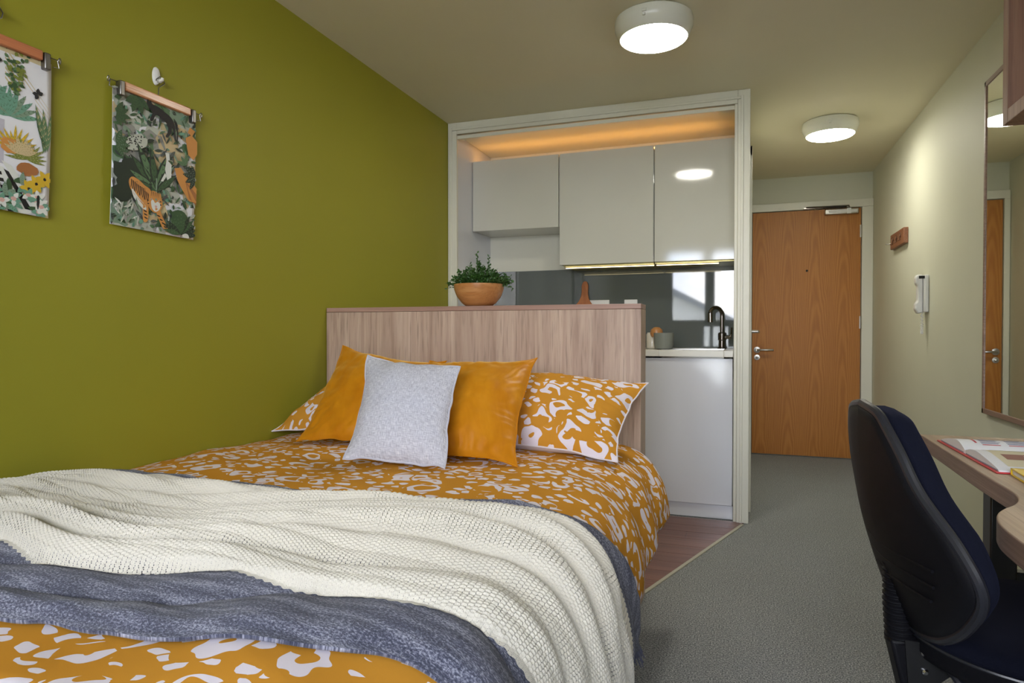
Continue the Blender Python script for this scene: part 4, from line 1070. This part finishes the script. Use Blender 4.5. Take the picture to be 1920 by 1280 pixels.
for l in (-.022, .030):
    br_ = MB()
    V = [CW(.012,l,.486),CW(.052,l,.482),CW(.20,l,.438),CW(.20,l,.412),CW(.085,l,.428),CW(.058,l,.405),(CW(.018,l,.405))]
    V2 = [v+lf*.006 for v in V]; br_.add(V+V2, [(0,1,2,3,4,5,6),(13,12,11,10,9,8,7)]+[(i,(i+1)%7,7+(i+1)%7,7+i) for i in range(7)])
    bk_ = br_.build('bracket', m_blacksteel, ch); bk0 = bk_ if l < 0 else bk0
for f_, z in ((.042,.466),(.044,.433),(.067,.449)):
    c = CW(f_, -.022, z); mb_ = MB(); mb_.tube([tuple(c), tuple(c-lf*.004), tuple(c-lf*.007)], [.0055,.0055,.003], 12); mb_.build('bolt', m_chrome, bk0, smooth=True)
MB().tube([tuple(CW(.072,-.028,.452)), tuple(CW(.082,-.045,.440)), tuple(CW(.092,-.060,.425)), tuple(CW(.098,-.070,.400))], [.005,.007,.010,.010], 10).build('adjustment_lever', m_rim, ch, smooth=True)
MB().box(.17,-.02,.395,.34,.13,.437, M=Matrix.Translation(ORI) @ Matrix.Rotation(CA,4,'Z')).build('mechanism', m_blacksteel, ch, bevel=.01)
cc = CW(.255, .055, 0)
MB().lathe([(.028,.10),(.028,.22),(.018,.225),(.018,.40)], tuple(cc), 20).build('gas_lift', m_blacksteel, ch, smooth=True)
MB().lathe([(.045,.075),(.045,.11),(.03,.115)], tuple(cc), 20).build('hub', m_black, ch, smooth=True)
for k in range(5):
    a = 2*PI*k/5+.3; d = Vector((math.cos(a), math.sin(a), 0)); p0 = cc+Vector((0,0,.092)); p1 = cc+d*.28+Vector((0,0,.068))
    bl_ = MB().tube([tuple(p0), tuple(p0.lerp(p1,.5)+Vector((0,0,.006))), tuple(p1)], [.024,.019,.015], 10).build('base_leg', m_black, ch, smooth=True)
    cst = MB()
    for s_ in (-.014, .014):
        q = p1-Vector((0,0,.041))+d.cross(Vector((0,0,1)))*s_; ax = d.cross(Vector((0,0,1)))
        cst.tube([tuple(q-ax*.008), tuple(q+ax*.008)], .026, 18)
    cst.tube([tuple(p1), tuple(p1-Vector((0,0,.035)))], .009, 8)
    cst.build('caster', m_black, bl_, smooth=True)

# ---------------------------------------------------------------- outside the window
m_render = plain('white rendered wall', srgb(206,206,200), .9); m_roof = plain('grey roof tiles', srgb(120,124,130), .8)
hs_ = thing('neighbour_house', 'white gabled house with grey roof seen reflected from the window', 'house', (-4.5,-16,-6))
gz = 2.9
MB().prism([(-7.5,-6),(-.6,-6),(-.6,1.55),(-3.9,3.25),(-7.5,1.40)], 0, 6, M=Matrix.Translation((0,-16,0)) @ Matrix.Rotation(PI/2,4,'X')).build('house_wall', m_render, hs_)
MB().prism([(-.25,1.36),(-.25,1.56),(-3.9,3.50),(-7.8,1.56),(-7.8,1.36),(-3.9,3.25)], -.25, 6.1, M=Matrix.Translation((0,-16,0)) @ Matrix.Rotation(PI/2,4,'X')).build('house_roof', m_roof, hs_)
gd = box('ground_outside', (-60,-80,-6.2,60,-1.2,-6), plain('paved ground outside', srgb(176,176,168), .9)); tag(gd, kind='structure')
tr_ = thing('garden_tree', 'leafy tree beyond the neighbouring house seen in the splashback', 'tree', (1.3,-26,-6))
MB().tube([(1.3,-26,-6),(1.35,-26,-3),(1.3,-26,0)], [.25,.2,.12], 10).build('trunk', plain('bark', srgb(90,76,60), .9), tr_, smooth=True)
tl = MB()
for k in range(900):
    a, b_, r = random.uniform(0,2*PI), math.acos(random.uniform(-1,1)), 1.6*random.random()**.33
    c = Vector((1.3+r*math.sin(b_)*math.cos(a), -26+r*math.sin(b_)*math.sin(a), .1+1.1*r*math.cos(b_)))
    q = Vector((random.uniform(-1,1),random.uniform(-1,1),random.uniform(-1,1))).normalized(); q2 = q.orthogonal().normalized()
    tl.add([c+q*.14, c+q2*.09, c-q*.14, c-q2*.09], [(0,1,2,3)])
f_ = tl.build('crown', plain('tree leaves', srgb(112,124,80), .8), tr_); f_['kind'] = 'stuff'
